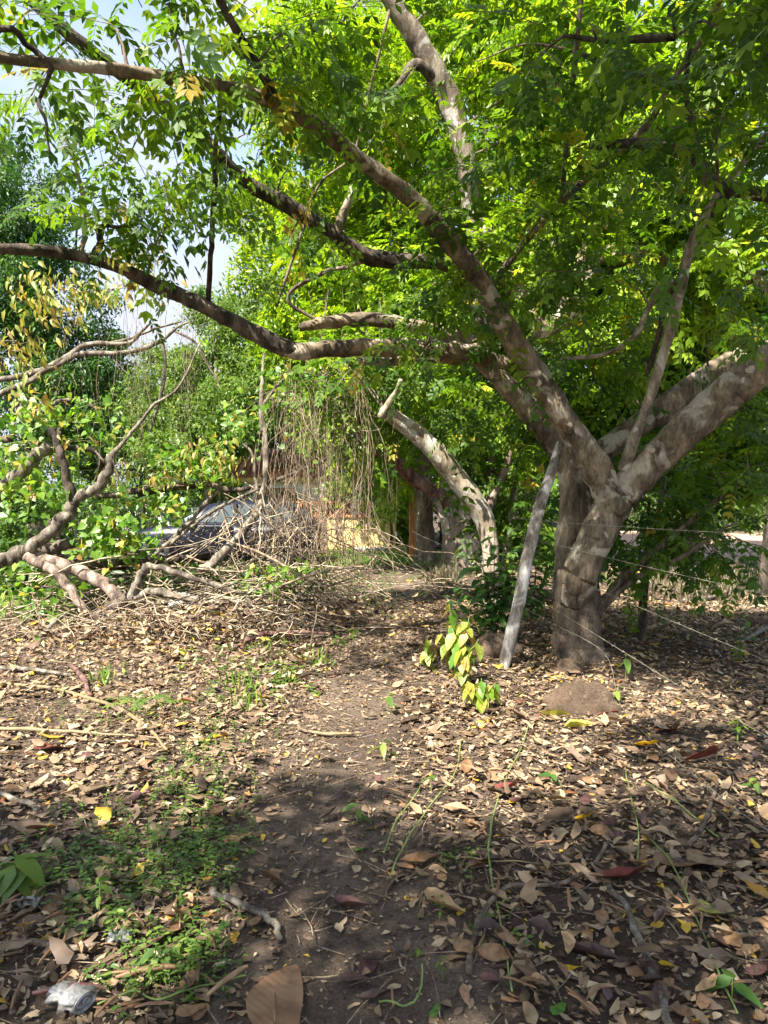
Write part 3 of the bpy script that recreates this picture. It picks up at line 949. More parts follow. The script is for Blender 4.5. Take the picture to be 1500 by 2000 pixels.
base = G(1130, 1292)
main = thing('spreading_tree', 'large spreading tree with forked lichen-patched trunk beside the path', 'tree', base)
MAIN = [
    ('trunk', 'bark_base', [(1132, 1318, 6.35, 132), (1131, 1290, 6.35, 104), (1129, 1240, 6.35, 88), (1128, 1180, 6.35, 84), (1122, 1120, 6.42, 78)]),
    ('stem', 'bark_main', [(1118, 1172, 6.28, 58), (1132, 1128, 6.24, 72), (1158, 1065, 6.2, 68), (1183, 1008, 6.2, 70), (1203, 962, 6.2, 66)]),
    ('stem', 'bark_main', [(1112, 1160, 6.5, 66), (1118, 1060, 6.6, 66), (1126, 965, 6.65, 58), (1108, 895, 6.7, 54), (1062, 835, 6.75, 48), (1014, 780, 6.8, 43), (966, 728, 6.8, 40), (930, 692, 6.8, 40)]),
    ('limb', 'bark_main', [(1206, 990, 6.2, 54), (1172, 930, 6.15, 55), (1130, 860, 6.1, 52), (1085, 790, 6.0, 49), (1042, 725, 5.9, 46), (1002, 665, 5.8, 43), (966, 600, 5.7, 40), (935, 545, 5.6, 38), (880, 475, 5.4, 35), (810, 395, 5.2, 33), (720, 325, 5.0, 31), (640, 262, 4.8, 28), (560, 212, 4.6, 25), (480, 180, 4.4, 23), (370, 160, 4.2, 20), (250, 138, 4.0, 18), (120, 126, 3.8, 17), (0, 112, 3.6, 16), (-140, 95, 3.4, 13)]),
    ('limb', 'bark_main', [(1183, 1012, 6.2, 62), (1225, 955, 6.15, 66), (1290, 890, 6.05, 64), (1350, 830, 5.9, 62), (1420, 770, 5.8, 60), (1500, 712, 5.65, 58), (1620, 640, 5.5, 52), (1750, 540, 5.3, 40), (1830, 420, 5.1, 26)]),
    ('limb', 'bark_main', [(1140, 905, 6.7, 46), (1180, 880, 6.75, 44), (1230, 845, 6.8, 46), (1300, 795, 6.9, 50), (1380, 740, 7.0, 50), (1450, 705, 7.0, 46), (1520, 680, 7.0, 44), (1650, 600, 7.0, 36)]),
    ('limb', 'bark_main', [(985, 715, 6.8, 38), (920, 690, 6.7, 36), (850, 682, 6.6, 34), (740, 678, 6.5, 33), (640, 682, 6.4, 34), (585, 687, 6.3, 35), (548, 676, 6.24, 29), (520, 662, 6.2, 22)]),
    ('limb', 'bark_dark', [(630, 683, 6.38, 24), (590, 687, 6.31, 30), (530, 668, 6.2, 33), (450, 625, 6.1, 30), (380, 590, 6.0, 28), (300, 555, 5.9, 25), (220, 518, 5.7, 22), (140, 497, 5.6, 20), (60, 488, 5.4, 18), (-20, 486, 5.3, 16), (-140, 490, 5.2, 12)]),
    ('branch', 'bark_main', [(950, 704, 6.9, 26), (850, 700, 6.8, 20), (760, 705, 6.7, 18), (700, 706, 6.7, 13)]),
    ('branch', 'bark_main', [(940, 680, 6.9, 32), (880, 655, 7.0, 31), (820, 640, 7.0, 30), (740, 625, 7.0, 28), (650, 628, 7.0, 24), (585, 640, 7.0, 17)]),
    ('limb', 'bark_dark', [(950, 694, 6.8, 36), (938, 610, 6.75, 30), (892, 535, 6.6, 30), (850, 510, 6.5, 30), (760, 510, 6.4, 30), (700, 492, 6.3, 30), (650, 455, 6.2, 28), (560, 400, 6.0, 26), (480, 355, 5.8, 25), (415, 290, 5.6, 24), (340, 225, 5.4, 23), (265, 165, 5.2, 22), (190, 110, 5.0, 22), (110, 45, 4.8, 20), (50, -10, 4.7, 18), (-20, -80, 4.6, 14)]),
    ('branch', 'bark_dark', [(545, 205, 4.56, 18), (510, 140, 4.4, 16), (470, 75, 4.2, 15), (420, -20, 4.0, 13)]),
    ('branch', 'bark_pale', [(655, 462, 6.2, 18), (668, 425, 6.15, 17), (682, 390, 6.1, 16), (690, 365, 6.1, 15)]),
    ('branch', 'bark_pale', [(1218, 918, 6.12, 24), (1245, 840, 6.0, 20), (1275, 760, 5.9, 18), (1305, 660, 5.8, 18), (1330, 560, 5.6, 17), (1350, 480, 5.5, 17), (1385, 410, 5.4, 15), (1430, 345, 5.2, 13), (1500, 260, 5.0, 10)]),
    ('branch', 'bark_dark', [(1262, 735, 5.95, 9), (1288, 650, 5.9, 10), (1300, 585, 5.85, 12), (1330, 540, 5.7, 14), (1375, 440, 5.5, 15), (1425, 375, 5.2, 15)]),
    ('branch', 'bark_pale', [(1312, 548, 5.8, 15), (1285, 570, 5.9, 14), (1262, 610, 6.0, 11), (1240, 655, 6.0, 10), (1180, 692, 6.05, 9), (1080, 702, 6.1, 6)]),
    ('limb', 'bark_dark', [(1760, 530, 5.3, 34), (1650, 440, 4.8, 30), (1560, 400, 4.6, 26), (1500, 382, 4.7, 24), (1440, 372, 4.8, 23), (1385, 350, 4.9, 21), (1360, 315, 5.0, 20), (1310, 290, 5.0, 19), (1240, 280, 5.1, 16), (1150, 288, 5.2, 9)]),
    ('branch', 'twig', [(925, 602, 6.6, 16), (980, 530, 6.3, 15), (1040, 455, 6.1, 14), (1100, 390, 6.0, 13), (1180, 320, 5.8, 12), (1260, 250, 5.6, 12), (1310, 165, 5.4, 10), (1380, 60, 5.2, 10), (1420, -40, 5.0, 8)]),
    ('branch', 'twig', [(1097, 396, 6.0, 9), (1108, 260, 5.6, 9), (1125, 100, 5.2, 9), (1138, -40, 5.0, 9)]),
    ('branch', 'bark_dark', [(1365, 330, 5.0, 13), (1360, 270, 4.9, 11), (1340, 180, 4.8, 9), (1350, 60, 4.6, 7)]),
    ('branch', 'bark_dark', [(1320, 72, 4.6, 12), (1260, 75, 4.7, 13), (1190, 80, 4.8, 10), (1100, 70, 4.9, 6)]),
    ('branch', 'bark_dark', [(1340, 172, 4.8, 14), (1270, 152, 5.0, 16), (1200, 130, 5.2, 12), (1120, 100, 5.4, 7)]),
    ('branch', 'twig', [(1160, 1190, 6.6, 16), (1230, 1120, 6.7, 14), (1310, 1050, 6.8, 12), (1390, 985, 6.7, 9), (1460, 935, 6.6, 6)]),
    ('branch', 'twig', [(1165, 1200, 6.6, 12), (1240, 1130, 6.6, 11), (1320, 1095, 6.5, 9), (1400, 1040, 6.4, 6), (1440, 1020, 6.3, 4)]),
    ('branch', 'twig', [(1170, 1185, 6.7, 12), (1230, 1100, 6.9, 9), (1280, 1020, 7.0, 7), (1300, 940, 7.1, 5)]),
]
lines = limbs_of(main, MAIN, 'bark_main', sides=26, seed=3, rough=0.14, per=11)
main_pts = np.vstack([l[0] for l in lines])


def connect(root, lines_pts, centre, r0, mat='twig', seed=0, name='branch'):
    """a branch from the nearest limb point to a leafy lobe"""
    d = np.linalg.norm(lines_pts - centre, axis=1)
    a = lines_pts[np.argmin(d)]
    m = (a + centre) / 2 + np.array([0, 0, .12 * np.min(d)])
    mb = MB()
    tube(mb, np.array([a, m, centre]), [r0, r0 * .7, r0 * .35], 6, 5, 0.05, seed, 0.5)
    put(name, mb, mat, root)


def leafy(root, lobes, pts, tpls, mat, size, rs, tl=0.5, per=8, n_parts=300, con_r=0.014, part_mesh=None, mat_part=None, twig_r=0.004, up=0.0):
    tw, A = MB(), []
    for i, (c, rad, ntw) in enumerate(lobes):
        L, p, ax, nr = twig_lobe(rs, c, rad, ntw, tl, per, up)
        thin_tubes(tw, L, np.full(ntw, twig_r), np.full(ntw, twig_r * .35), 3)
        A.append((p, ax, nr))
        if con_r:
            connect(root, pts, np.asarray(c), con_r, seed=i)
    put('twig_spray', tw, 'twig', root, kind='stuff')
    p, ax, nr = (np.vstack([a[k] for a in A]) for k in range(3))
    n = len(p)
    s = size * rs.uniform(.7, 1.25, n)
    rnd = rs.random(n)
    kt = rs.integers(0, len(tpls), n)
    px = to_px(p)
    near = np.linalg.norm(p - np.array([0, 0, CAMZ]), axis=1)
    inside = (px[:, 0] > -40) & (px[:, 0] < 1540) & (px[:, 1] > -40) & (px[:, 1] < 2040) & (px[:, 2] > .5)
    sel = np.argsort(np.where(inside, near / s, 1e9))[:n_parts]
    sel = [int(i) for i in sel if inside[i]]
    for i in sel:
        leaf_obj('leaf', part_mesh[kt[i] % len(part_mesh)], mat_part or mat, root, p[i], ax[i], nr[i], s[i])
    rest = np.ones(n, bool)
    rest[sel] = False
    fo = MB()
    for k, t in enumerate(tpls):
        m_ = rest & (kt == k)
        place(fo, t, p[m_], ax[m_], nr[m_], s[m_], rnd[m_])
    put('foliage', fo, mat, root, kind='stuff')


PINN = [pinnate_tpl(4, .34, .46, .22, 2, 1), pinnate_tpl(5, .30, .44, .35, 2, 2, .12), pinnate_tpl(3, .40, .46, .30, 2, 3, -.1), pinnate_tpl(4, .33, .48, .45, 2, 4, .06)]
PINN_ME = [tpl_mesh('compound_leaf', t, .15 + .2 * i) for i, t in enumerate(PINN)]
PINQ = [pinnate_tpl(4, .36, .5, .25, 1, 5), pinnate_tpl(5, .32, .48, .35, 1, 6, .1), pinnate_tpl(3, .42, .5, .3, 1, 7, -.1)]


def LB(x, y, d, r, n):
    return (P(x, y, d), r if isinstance(r, tuple) else (r, r, r * .8), n)


lob = [
    # along the upper limb, dark against the sky
    LB(230, 60, 4.0, (.5, .4, .25), 22), LB(340, 60, 4.2, (.45, .4, .3), 26), LB(430, 110, 4.3, (.4, .4, .3), 26), LB(560, 60, 4.4, (.5, .4, .35), 26),
    LB(330, 300, 5.4, (.55, .4, .40), 30), LB(240, 330, 5.6, (.5, .4, .4), 26), LB(330, 420, 5.9, (.55, .4, .35), 16), LB(150, 400, 5.6, (.35, .4, .3), 10), LB(60, 190, 5.0, (.3, .4, .3), 9),
    LB(480, 260, 5.5, (.5, .4, .4), 16), LB(560, 330, 5.8, (.5, .4, .4), 10), LB(560, 480, 6.2, (.4, .4, .3), 7), LB(20, 60, 4.2, (.3, .3, .3), 7),
    # middle
    LB(760, 230, 5.6, (.5, .5, .4), 3), LB(830, 430, 5.8, (.5, .5, .45), 14), LB(930, 330, 5.5, (.55, .5, .5), 7), LB(960, 480, 5.4, (.5, .4, .4), 34),
    LB(1030, 380, 5.7, (.55, .5, .45), 30), LB(1010, 180, 5.2, (.7, .5, .5), 16), LB(1130, 210, 5.6, (.6, .5, .45), 34), LB(1160, 440, 5.9, (.6, .5, .45), 34), LB(880, 560, 5.6, (.35, .4, .3), 10),
    LB(930, 120, 5.6, (.6, .5, .5), 4), LB(1010, 590, 5.9, (.5, .4, .3), 12), LB(850, 640, 6.2, (.45, .4, .3), 16), LB(770, 620, 6.2, (.35, .3, .3), 10),
    # right, near and shaded
    LB(1300, 40, 4.0, (.6, .5, .45), 34), LB(1440, 90, 3.8, (.5, .5, .45), 36), LB(1400, 250, 4.2, (.5, .5, .4), 7), LB(1480, 330, 4.3, (.4, .4, .4), 7), LB(1150, 60, 4.6, (.6, .5, .4), 34),
    LB(1290, 400, 5.6, (.6, .5, .5), 10), LB(1420, 500, 5.6, (.6, .5, .5), 9), LB(1230, 560, 6.4, (.6, .5, .45), 34), LB(1380, 650, 6.6, (.7, .5, .4), 34), LB(1130, 640, 6.6, (.6, .5, .4), 34),
    LB(1100, 760, 7.2, (.6, .4, .45), 30), LB(1200, 740, 7.0, (.5, .4, .45), 30), LB(960, 780, 7.2, (.5, .4, .5), 26), LB(1020, 860, 7.4, (.4, .4, .4), 20), LB(890, 740, 7.2, (.4, .4, .3), 16),
    LB(1480, 820, 6.8, (.5, .4, .45), 30),
    # low spray behind the trunk on the right
    LB(1270, 960, 7.1, (.5, .4, .35), 26), LB(1380, 930, 6.9, (.5, .4, .35), 34), LB(1460, 880, 6.6, (.4, .4, .3), 24), LB(1250, 1070, 6.8, (.3, .3, .2), 14), LB(1350, 1040, 6.6, (.45, .3, .25), 22), LB(1400, 1080, 6.3, (.25, .25, .3), 12),
    # crown above the frame: unseen lobes added to shade the leaves and ground below
    (np.array([2.6, 3.2, 6.2]), (1.2, 1.2, .6), 140), (np.array([4.4, 4.6, 5.8]), (1.3, 1.5, .8), 80), (np.array([.7, 2.4, 6.3]), (1.2, 1.1, .5), 170), (np.array([1.6, 1.4, 6.0]), (1.3, 1.0, .5), 130), (np.array([.7, 3.0, 7.3]), (1.6, 1.2, .45), 220), (np.array([2.4, 3.0, 7.2]), (1.4, 1.2, .45), 220), (np.array([-1.0, 2.6, 7.0]), (1.1, .9, .4), 70), (np.array([3.4, 2.2, 6.4]), (1.2, 1.2, .5), 130),
]
lob = [(c, r, max(4, int(n * (.42 if i < len(lob) - 8 else .9)))) for i, (c, r, n) in enumerate(lob)]
leafy(main, lob, main_pts, PINN, 'leaf', 0.27, rsM, tl=.5, per=7, part_mesh=PINN_ME, con_r=.012)

# hanging vines caught on the limbs
VINES = [
    ('straight brown vine hanging between the two long left-reaching limbs', [(432, 165, 4.5, 8), (425, 260, 4.9, 9), (416, 400, 5.4, 10), (410, 500, 5.8, 10), (407, 592, 6.03, 10)], 'bark_dark'),
    ('forked grey vine rising from the dark limb under the pale sky', [(160, 500, 5.65, 10), (165, 420, 5.6, 9), (150, 330, 5.5, 7), (130, 270, 5.4, 5), (110, 235, 5.4, 4)], 'bark_pale'),
    ('short broken stub vine standing on the dark limb', [(186, 507, 5.68, 14), (192, 470, 5.7, 12), (198, 445, 5.7, 10), (240, 440, 5.7, 6), (280, 436, 5.7, 4)], 'bark_dark'),
    ('dark forked twig hanging from the highest limb near the corner', [(-20, 60, 3.55, 9), (20, 55, 3.6, 10), (60, 95, 3.66, 9), (98, 128, 3.72, 9), (90, 165, 3.75, 6), (76, 195, 3.8, 6), (88, 240, 3.8, 5), (98, 300, 3.85, 3)], 'bark_dark'),
    ('thin straight vine crossing in front of the bright canopy', [(760, 20, 6, 5), (720, 180, 6.1, 5), (690, 300, 6.2, 5), (625, 360, 6.3, 5), (590, 450, 6.4, 6), (540, 600, 6.5, 5)], 'twig'),
    ('slender vine arching up from the grey upper limb', [(640, 640, 7, 6), (560, 585, 6.9, 8), (620, 540, 6.8, 8), (690, 515, 6.5, 8), (740, 510, 6.4, 7)], 'twig'),
]
for lb, sp, mt in VINES:
    mb = MB()
    p, r = pxline(sp)
    tube(mb, p, r, 7, 6, .08, len(lb), .6)
    solo('hanging_vine', mb, mt, lb, 'vine', 'vines hanging in the trees')

# ------------------------------------------------------------------ trees along the fence line
rsT = np.random.default_rng(9)
t2 = thing('tall_tree', 'tall thick-trunked tree with mottled stem rising to the top of the picture', 'tree', P(905, 1106, 15.0))
l2 = limbs_of(t2, [
    ('trunk', 'bark_back', [(908, 1125, 15, 110), (905, 1100, 15, 84), (900, 1050, 15, 74), (893, 1000, 15, 70), (888, 965, 15, 66), (900, 930, 15, 48)]),
    ('stem', 'bark_back', [(888, 985, 15, 50), (908, 900, 15, 42), (906, 810, 15, 36), (915, 745, 14.9, 34), (940, 680, 14.8, 32), (945, 600, 14.6, 32), (936, 500, 14.5, 34), (921, 400, 14.3, 36), (910, 310, 14, 38), (890, 230, 14, 40), (855, 150, 13.8, 38), (815, 80, 13.6, 34), (760, -5, 13.4, 30), (700, -100, 13.2, 22)]),
    ('limb', 'bark_red', [(884, 990, 14.9, 44), (842, 955, 14.7, 34), (800, 928, 14.5, 28), (762, 892, 14.2, 26), (735, 878, 14, 22), (700, 870, 14, 18), (655, 868, 14, 10)]),
    ('limb', 'bark_dark', [(862, 165, 13.8, 24), (822, 128, 13.6, 20), (800, 132, 13.5, 15), (782, 160, 13.3, 10), (740, 196, 13, 5)]),
    ('branch', 'bark_back', [(840, 950, 14.7, 14), (852, 980, 14.6, 14), (866, 1015, 14.5, 14), (878, 1055, 14.4, 12)]),
    ('limb', 'bark_main', [(925, 430, 14.3, 24), (985, 480, 14, 24), (1060, 480, 13.5, 24), (1160, 500, 13, 38), (1280, 500, 12.6, 42), (1380, 500, 12.4, 38), (1460, 530, 12.2, 34), (1560, 590, 12, 30)]),
    ('limb', 'bark_main', [(935, 520, 14.3, 24), (1010, 560, 13.6, 40), (1060, 640, 13, 46), (1105, 620, 12.8, 50), (1130, 560, 12.6, 46), (1150, 500, 12.5, 40)]),
], 'bark_back', sides=14, seed=50, rough=.14, per=6)
p2 = np.vstack([l[0] for l in l2])
lob2 = [LB(630, 120, 14.5, 1.4, 120), LB(880, 60, 16, 1.5, 110), LB(1010, 40, 14.5, 1.6, 130), LB(1150, 150, 13.5, 1.7, 150), LB(1100, 280, 14.5, 1.4, 120), LB(800, 340, 16, 1.3, 110), LB(1280, 300, 13, 1.6, 140),
        LB(1380, 150, 12.5, 1.7, 150), LB(1400, 450, 12.5, 1.4, 110), LB(1050, 520, 14, 1.2, 100), LB(860, 560, 14.5, 1.0, 70), LB(1250, 560, 13.2, 1.2, 100), LB(790, 720, 14, (1.0, .8, .7), 80), LB(700, 800, 13.6, (.8, .7, .5), 50)]
leafy(t2, lob2, p2, PINQ, 'leaf_bright', .42, rsT, tl=.9, per=8, n_parts=0, con_r=.03, twig_r=.007)

t3 = thing('straight_tree', 'straight grey-brown tree trunk just behind the orange gate post', 'tree', P(832, 1103, 15.6))
l3 = limbs_of(t3, [
    ('trunk', 'bark_back', [(834, 1120, 15.6, 70), (832, 1095, 15.6, 48), (829, 1040, 15.6, 40), (828, 960, 15.6, 38), (826, 880, 15.6, 34), (824, 780, 15.6, 30), (830, 640, 15.6, 22), (826, 520, 15.6, 12)]),
    ('limb', 'bark_back', [(826, 880, 15.6, 22), (800, 820, 15.4, 16), (770, 760, 15.2, 10)]),
], 'bark_back', sides=12, seed=80, rough=.14)
p3 = np.vstack([l[0] for l in l3])
leafy(t3, [LB(760, 560, 16, 1.4, 110), LB(850, 700, 16, 1.2, 90), LB(690, 690, 16, 1.1, 80), LB(940, 640, 16.5, 1.4, 100), LB(760, 880, 16.2, (1.0, .8, .5), 50), LB(690, 440, 17, 1.6, 120)], p3, PINQ, 'leaf_bright', .42, rsT, tl=.9, per=8, n_parts=0, con_r=.03, twig_r=.007)

t4 = thing('leaning_tree', 'sunlit tree leaning left over the path with a bare pale trunk', 'tree', P(962, 1199, 9.0))
l4 = limbs_of(t4, [
    ('trunk', 'bark_pale', [(966, 1222, 8.95, 56), (962, 1180, 8.95, 40), (960, 1110, 8.9, 34), (955, 1050, 8.9, 36), (938, 1002, 8.9, 44), (905, 952, 8.8, 44), (870, 905, 8.7, 42), (830, 862, 8.6, 38), (790, 830, 8.5, 34), (754, 806, 8.4, 27)]),
    ('limb', 'bark_pale', [(768, 818, 8.45, 24), (752, 800, 8.4, 18), (742, 815, 8.35, 14)]),
    ('branch', 'bark_pale', [(742, 816, 8.36, 13), (760, 788, 8.3, 14), (775, 765, 8.2, 13), (783, 742, 8.1, 9)]),
    ('branch', 'wood_pink', [(948, 1010, 8.9, 20), (965, 965, 8.9, 16), (985, 920, 8.9, 14), (1000, 870, 8.9, 12), (1010, 800, 8.9, 8)]),
    ('branch', 'bark_dark', [(945, 1005, 8.95, 18), (955, 960, 9, 15), (960, 900, 9.1, 13), (950, 840, 9.2, 9)]),
    ('stem', 'bark_pale', [(978, 1215, 9.1, 26), (985, 1150, 9.15, 22), (990, 1080, 9.2, 20), (1000, 1010, 9.3, 16), (1005, 930, 9.4, 12)]),
], 'bark_pale', sides=14, seed=100, rough=.10, per=6)
p4 = np.vstack([l[0] for l in l4])
leafy(t4, [LB(700, 740, 8.8, (.6, .5, .35), 18), LB(840, 780, 9.2, (.6, .5, .35), 20), LB(920, 850, 9.3, (.5, .4, .4), 30), LB(640, 700, 9.0, (.5, .4, .3), 14), LB(1010, 960, 9.5, (.5, .4, .5), 34), LB(1040, 1040, 9.6, (.5, .4, .4), 30), LB(760, 700, 9.2, (.5, .4, .3), 14)],
      p4, PINQ, 'leaf', .30, rsT, tl=.55, per=7, n_parts=0, con_r=.012)

# a small sapling trunk and a dark trunk inside the field beyond the wires
for lb, sp in (('thin dark sapling trunk standing beyond the wires', [(1253, 1265, 7.2, 20), (1256, 1180, 7.2, 16), (1262, 1120, 7.2, 13), (1262, 1060, 7.2, 9), (1268, 980, 7.2, 6)]),
               ('dark tree trunk at the right edge past the wires', [(1512, 1165, 10.2, 52), (1506, 1120, 10.2, 42), (1512, 1060, 10.2, 38), (1530, 900, 10.2, 36), (1540, 700, 10.2, 30)])):
    b = P(*sp[0][:3])
    tr = thing('sapling' if 'sapling' in lb else 'tree', lb, 'tree', b)
    ll = limbs_of(tr, [('trunk', 'bark_dark', sp)], 'bark_dark', 10, 7, .12)
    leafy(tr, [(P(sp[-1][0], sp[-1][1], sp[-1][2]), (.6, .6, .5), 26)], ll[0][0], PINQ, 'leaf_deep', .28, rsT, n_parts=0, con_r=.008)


# ------------------------------------------------------------------ background trees
def back_tree(name, label, x, d, lobes, mat, leaf, trunk_px=24, bark='bark_back', droop=.3, nsub=26, clump=.3, seed=0):
    rs = np.random.default_rng(seed)
    b = P(x, 975, d)
    b[2] = 0
    t = thing(name, label, 'tree', b)
    tops = np.array([l[0] for l in lobes])
    r0 = trunk_px * .5 * d / FPX
    mb = MB()
    zt = max(tops[:, 2].mean(), 1.5)
    ctr = tops.mean(0)
    top = np.array([ctr[0], ctr[1], zt])
    tube(mb, np.array([b + (0, 0, -.1), b + (top - b) * .3 + (0, 0, .2), b + (top - b) * .65, top]), [r0 * 1.5, r0, r0 * .8, r0 * .5], 10, 5, .12, seed)
    put('trunk', mb, bark, t)
    for i, c in enumerate(tops):
        mb = MB()
        a = b + (top - b) * rs.uniform(.4, .9)
        tube(mb, np.array([a, (a + c) / 2 + (0, 0, .4), c]), [r0 * .5, r0 * .3, r0 * .12], 7, 4, .1, i)
        put('limb', mb, bark, t)
    cr_ = MB()
    quad_crown(rs, cr_, lobes, leaf, droop=droop, nsub=nsub, clump=clump)
    put('crown', cr_, mat, t, kind='stuff')
    return t


def BL(x, y, d, rx, rz, n, ry=None):
    return (P(x, y, d), (rx, ry or rx, rz), n)


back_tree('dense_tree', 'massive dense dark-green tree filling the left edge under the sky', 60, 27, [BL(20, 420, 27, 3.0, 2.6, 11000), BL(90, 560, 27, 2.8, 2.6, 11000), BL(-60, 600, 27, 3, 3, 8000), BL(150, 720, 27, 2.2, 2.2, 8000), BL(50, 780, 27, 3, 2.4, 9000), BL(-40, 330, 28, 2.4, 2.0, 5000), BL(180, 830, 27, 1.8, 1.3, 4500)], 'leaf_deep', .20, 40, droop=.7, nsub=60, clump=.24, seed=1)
back_tree('hazy_tree', 'pale distant tree low under the gap of sky', 290, 46, [BL(250, 780, 46, 3, 2.4, 4500), BL(320, 740, 46, 3.2, 2.6, 5000), BL(390, 790, 46, 3, 2.4, 4500), BL(300, 860, 46, 4, 2.4, 5000)], 'leaf_mid', .34, 24, seed=2)
back_tree('dark_tree', 'dark rounded tree behind the tangled branches', 215, 36, [BL(200, 800, 36, 2.6, 2.6, 6000), BL(150, 870, 36, 2.5, 2, 5000), BL(260, 880, 36, 2.6, 2, 5000)], 'leaf_deep', .26, 26, seed=3)
back_tree('feathery_tree', 'feathery mid-green tree above the parked car', 400, 24, [BL(350, 790, 24, 1.9, 1.6, 7000), BL(430, 720, 24, 1.9, 1.6, 7000), BL(440, 820, 23, 1.9, 1.5, 7000), BL(500, 660, 24, 1.7, 1.4, 6000), BL(340, 880, 23, 1.6, .9, 4000), BL(520, 770, 22, 1.4, 1.4, 5000), BL(420, 610, 25, 1.2, .9, 2600)], 'leaf_mid', .17, 18, droop=.5, nsub=40, seed=4)
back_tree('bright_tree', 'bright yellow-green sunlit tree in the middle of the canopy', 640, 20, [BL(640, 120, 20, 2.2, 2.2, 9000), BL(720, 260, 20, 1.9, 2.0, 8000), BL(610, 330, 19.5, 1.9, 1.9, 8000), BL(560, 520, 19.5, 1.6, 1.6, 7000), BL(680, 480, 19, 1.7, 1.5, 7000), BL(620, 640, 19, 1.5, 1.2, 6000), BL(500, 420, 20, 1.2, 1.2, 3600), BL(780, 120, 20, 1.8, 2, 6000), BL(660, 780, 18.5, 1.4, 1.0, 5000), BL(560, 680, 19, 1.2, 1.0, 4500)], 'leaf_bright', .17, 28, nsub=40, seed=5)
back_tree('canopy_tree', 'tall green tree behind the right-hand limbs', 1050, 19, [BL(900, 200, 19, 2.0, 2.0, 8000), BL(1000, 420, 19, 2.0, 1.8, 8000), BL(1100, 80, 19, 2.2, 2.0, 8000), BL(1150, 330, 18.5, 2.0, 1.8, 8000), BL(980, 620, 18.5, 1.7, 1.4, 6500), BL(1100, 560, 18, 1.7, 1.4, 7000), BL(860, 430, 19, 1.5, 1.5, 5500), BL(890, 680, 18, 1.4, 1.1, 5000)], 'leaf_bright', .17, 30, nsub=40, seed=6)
back_tree('leafy_tree', 'leafy green tree filling the right side beyond the wires', 1350, 16, [BL(1260, 640, 16, 1.7, 1.4, 7000), BL(1400, 700, 16, 1.8, 1.4, 7000), BL(1300, 800, 15.5, 1.6, 1.1, 6500), BL(1450, 830, 15, 1.6, 1.1, 6500), BL(1180, 760, 16, 1.4, 1.1, 5500), BL(1390, 450, 17, 1.9, 1.6, 6500), BL(1500, 560, 16, 1.7, 1.6, 6000), BL(1280, 910, 15.5, 1.4, .7, 5000), BL(1090, 850, 16.5, 1.2, .9, 4000), BL(1420, 930, 15, 1.2, .6, 4000)], 'leaf', .16, 26, nsub=36, seed=7)
back_tree('garden_tree', 'dense green garden tree behind the cream wall', 720, 26, [BL(660, 900, 26, 2.0, 1.2, 5000), BL(760, 860, 25, 1.8, 1.5, 6000), BL(800, 960, 25, 1.4, 1.3, 5000), BL(860, 900, 26, 1.6, 1.4, 5000), BL(560, 880, 26, 1.8, 1.6, 6000)], 'leaf_mid', .18, 14, seed=8)
back_tree('garden_bush', 'leafy bush between the palm and the orange post', 795, 20, [BL(793, 1000, 20, .36, .8, 3500), BL(785, 1040, 20, .35, .45, 1600)], 'leaf_bright', .10, 4, seed=12)
for i, (x, d, lb) in enumerate([(1130, 34, 'far green tree across the yard, left of the main fork'), (1330, 36, 'far green tree across the yard, between the two right limbs'), (1480, 33, 'far green tree across the yard at the right edge'), (980, 36, 'far green tree glimpsed beside the leaning trunk'), (470, 40, 'far green tree glimpsed past the curved bare branch')]):
    back_tree('far_tree', lb, x, d, [BL(x - 60, 860, d, 3, 2.2, 4500), BL(x + 60, 820, d, 3, 2.6, 4500), BL(x, 930, d, 3.4, 1.6, 5000), BL(x + 20, 700, d, 3, 2.6, 3500)], 'leaf_mid' if i % 2 else 'leaf_bright', .30, 16, seed=20 + i)

# the tree behind the photographer whose crown shades the foreground
rsS = np.random.default_rng(33)
st = thing('shade_tree', 'tree behind the viewpoint whose crown shades the near ground', 'tree', (-4.2, -4.5, 0))
mb = MB()
tube(mb, np.array([(-4.2, -4.5, -.1), (-4.1, -4.3, 1.5), (-3.7, -3.8, 3.4), (-3.0, -3.0, 5.6)]), [.3, .24, .2, .12], 12, 6, .12, 4)
put('trunk', mb, 'bark_main', st)
for i, e in enumerate([(-1.4, -1.2, 5.9), (-4.6, -1.0, 6.0), (-3.0, -1.0, 6.0), (.2, -1.3, 5.8), (-1.6, -2.8, 6.2), (.4, -2.8, 6.0)]):
    mb = MB()
    tube(mb, np.array([(-3.7, -3.8, 3.4), (np.array((-3.7, -3.8, 3.8)) + np.array(e)) / 2, e]), [.1, .07, .03], 8, 5, .1, i)
    put('limb', mb, 'bark_main', st)
cr_ = MB()
shade = [((-4.6, -1.2, 6.0), (1.3, 1.2, .5), 1600), ((-3.0, -1.3, 6.0), (1.3, 1.2, .5), 1750), ((-1.4, -1.4, 5.9), (1.3, 1.2, .5), 1750), ((.2, -1.4, 5.8), (1.3, 1.2, .5), 1700), ((-3.8, -2.8, 6.2), (1.5, 1.2, .5), 1600), ((-1.6, -3.0, 6.2), (1.5, 1.2, .5), 1600), ((.4, -3.0, 6.0), (1.3, 1.2, .5), 1100), ((-.6, .2, 6.1), (1.0, .8, .4), 500), ((-5.8, -2.0, 6.2), (1.2, 1.2, .5), 900)]
quad_crown(rsS, cr_, [(np.array(c), r, n) for c, r, n in shade], .17, nsub=22, clump=.34)
put('crown', cr_, 'leaf', st, kind='stuff')

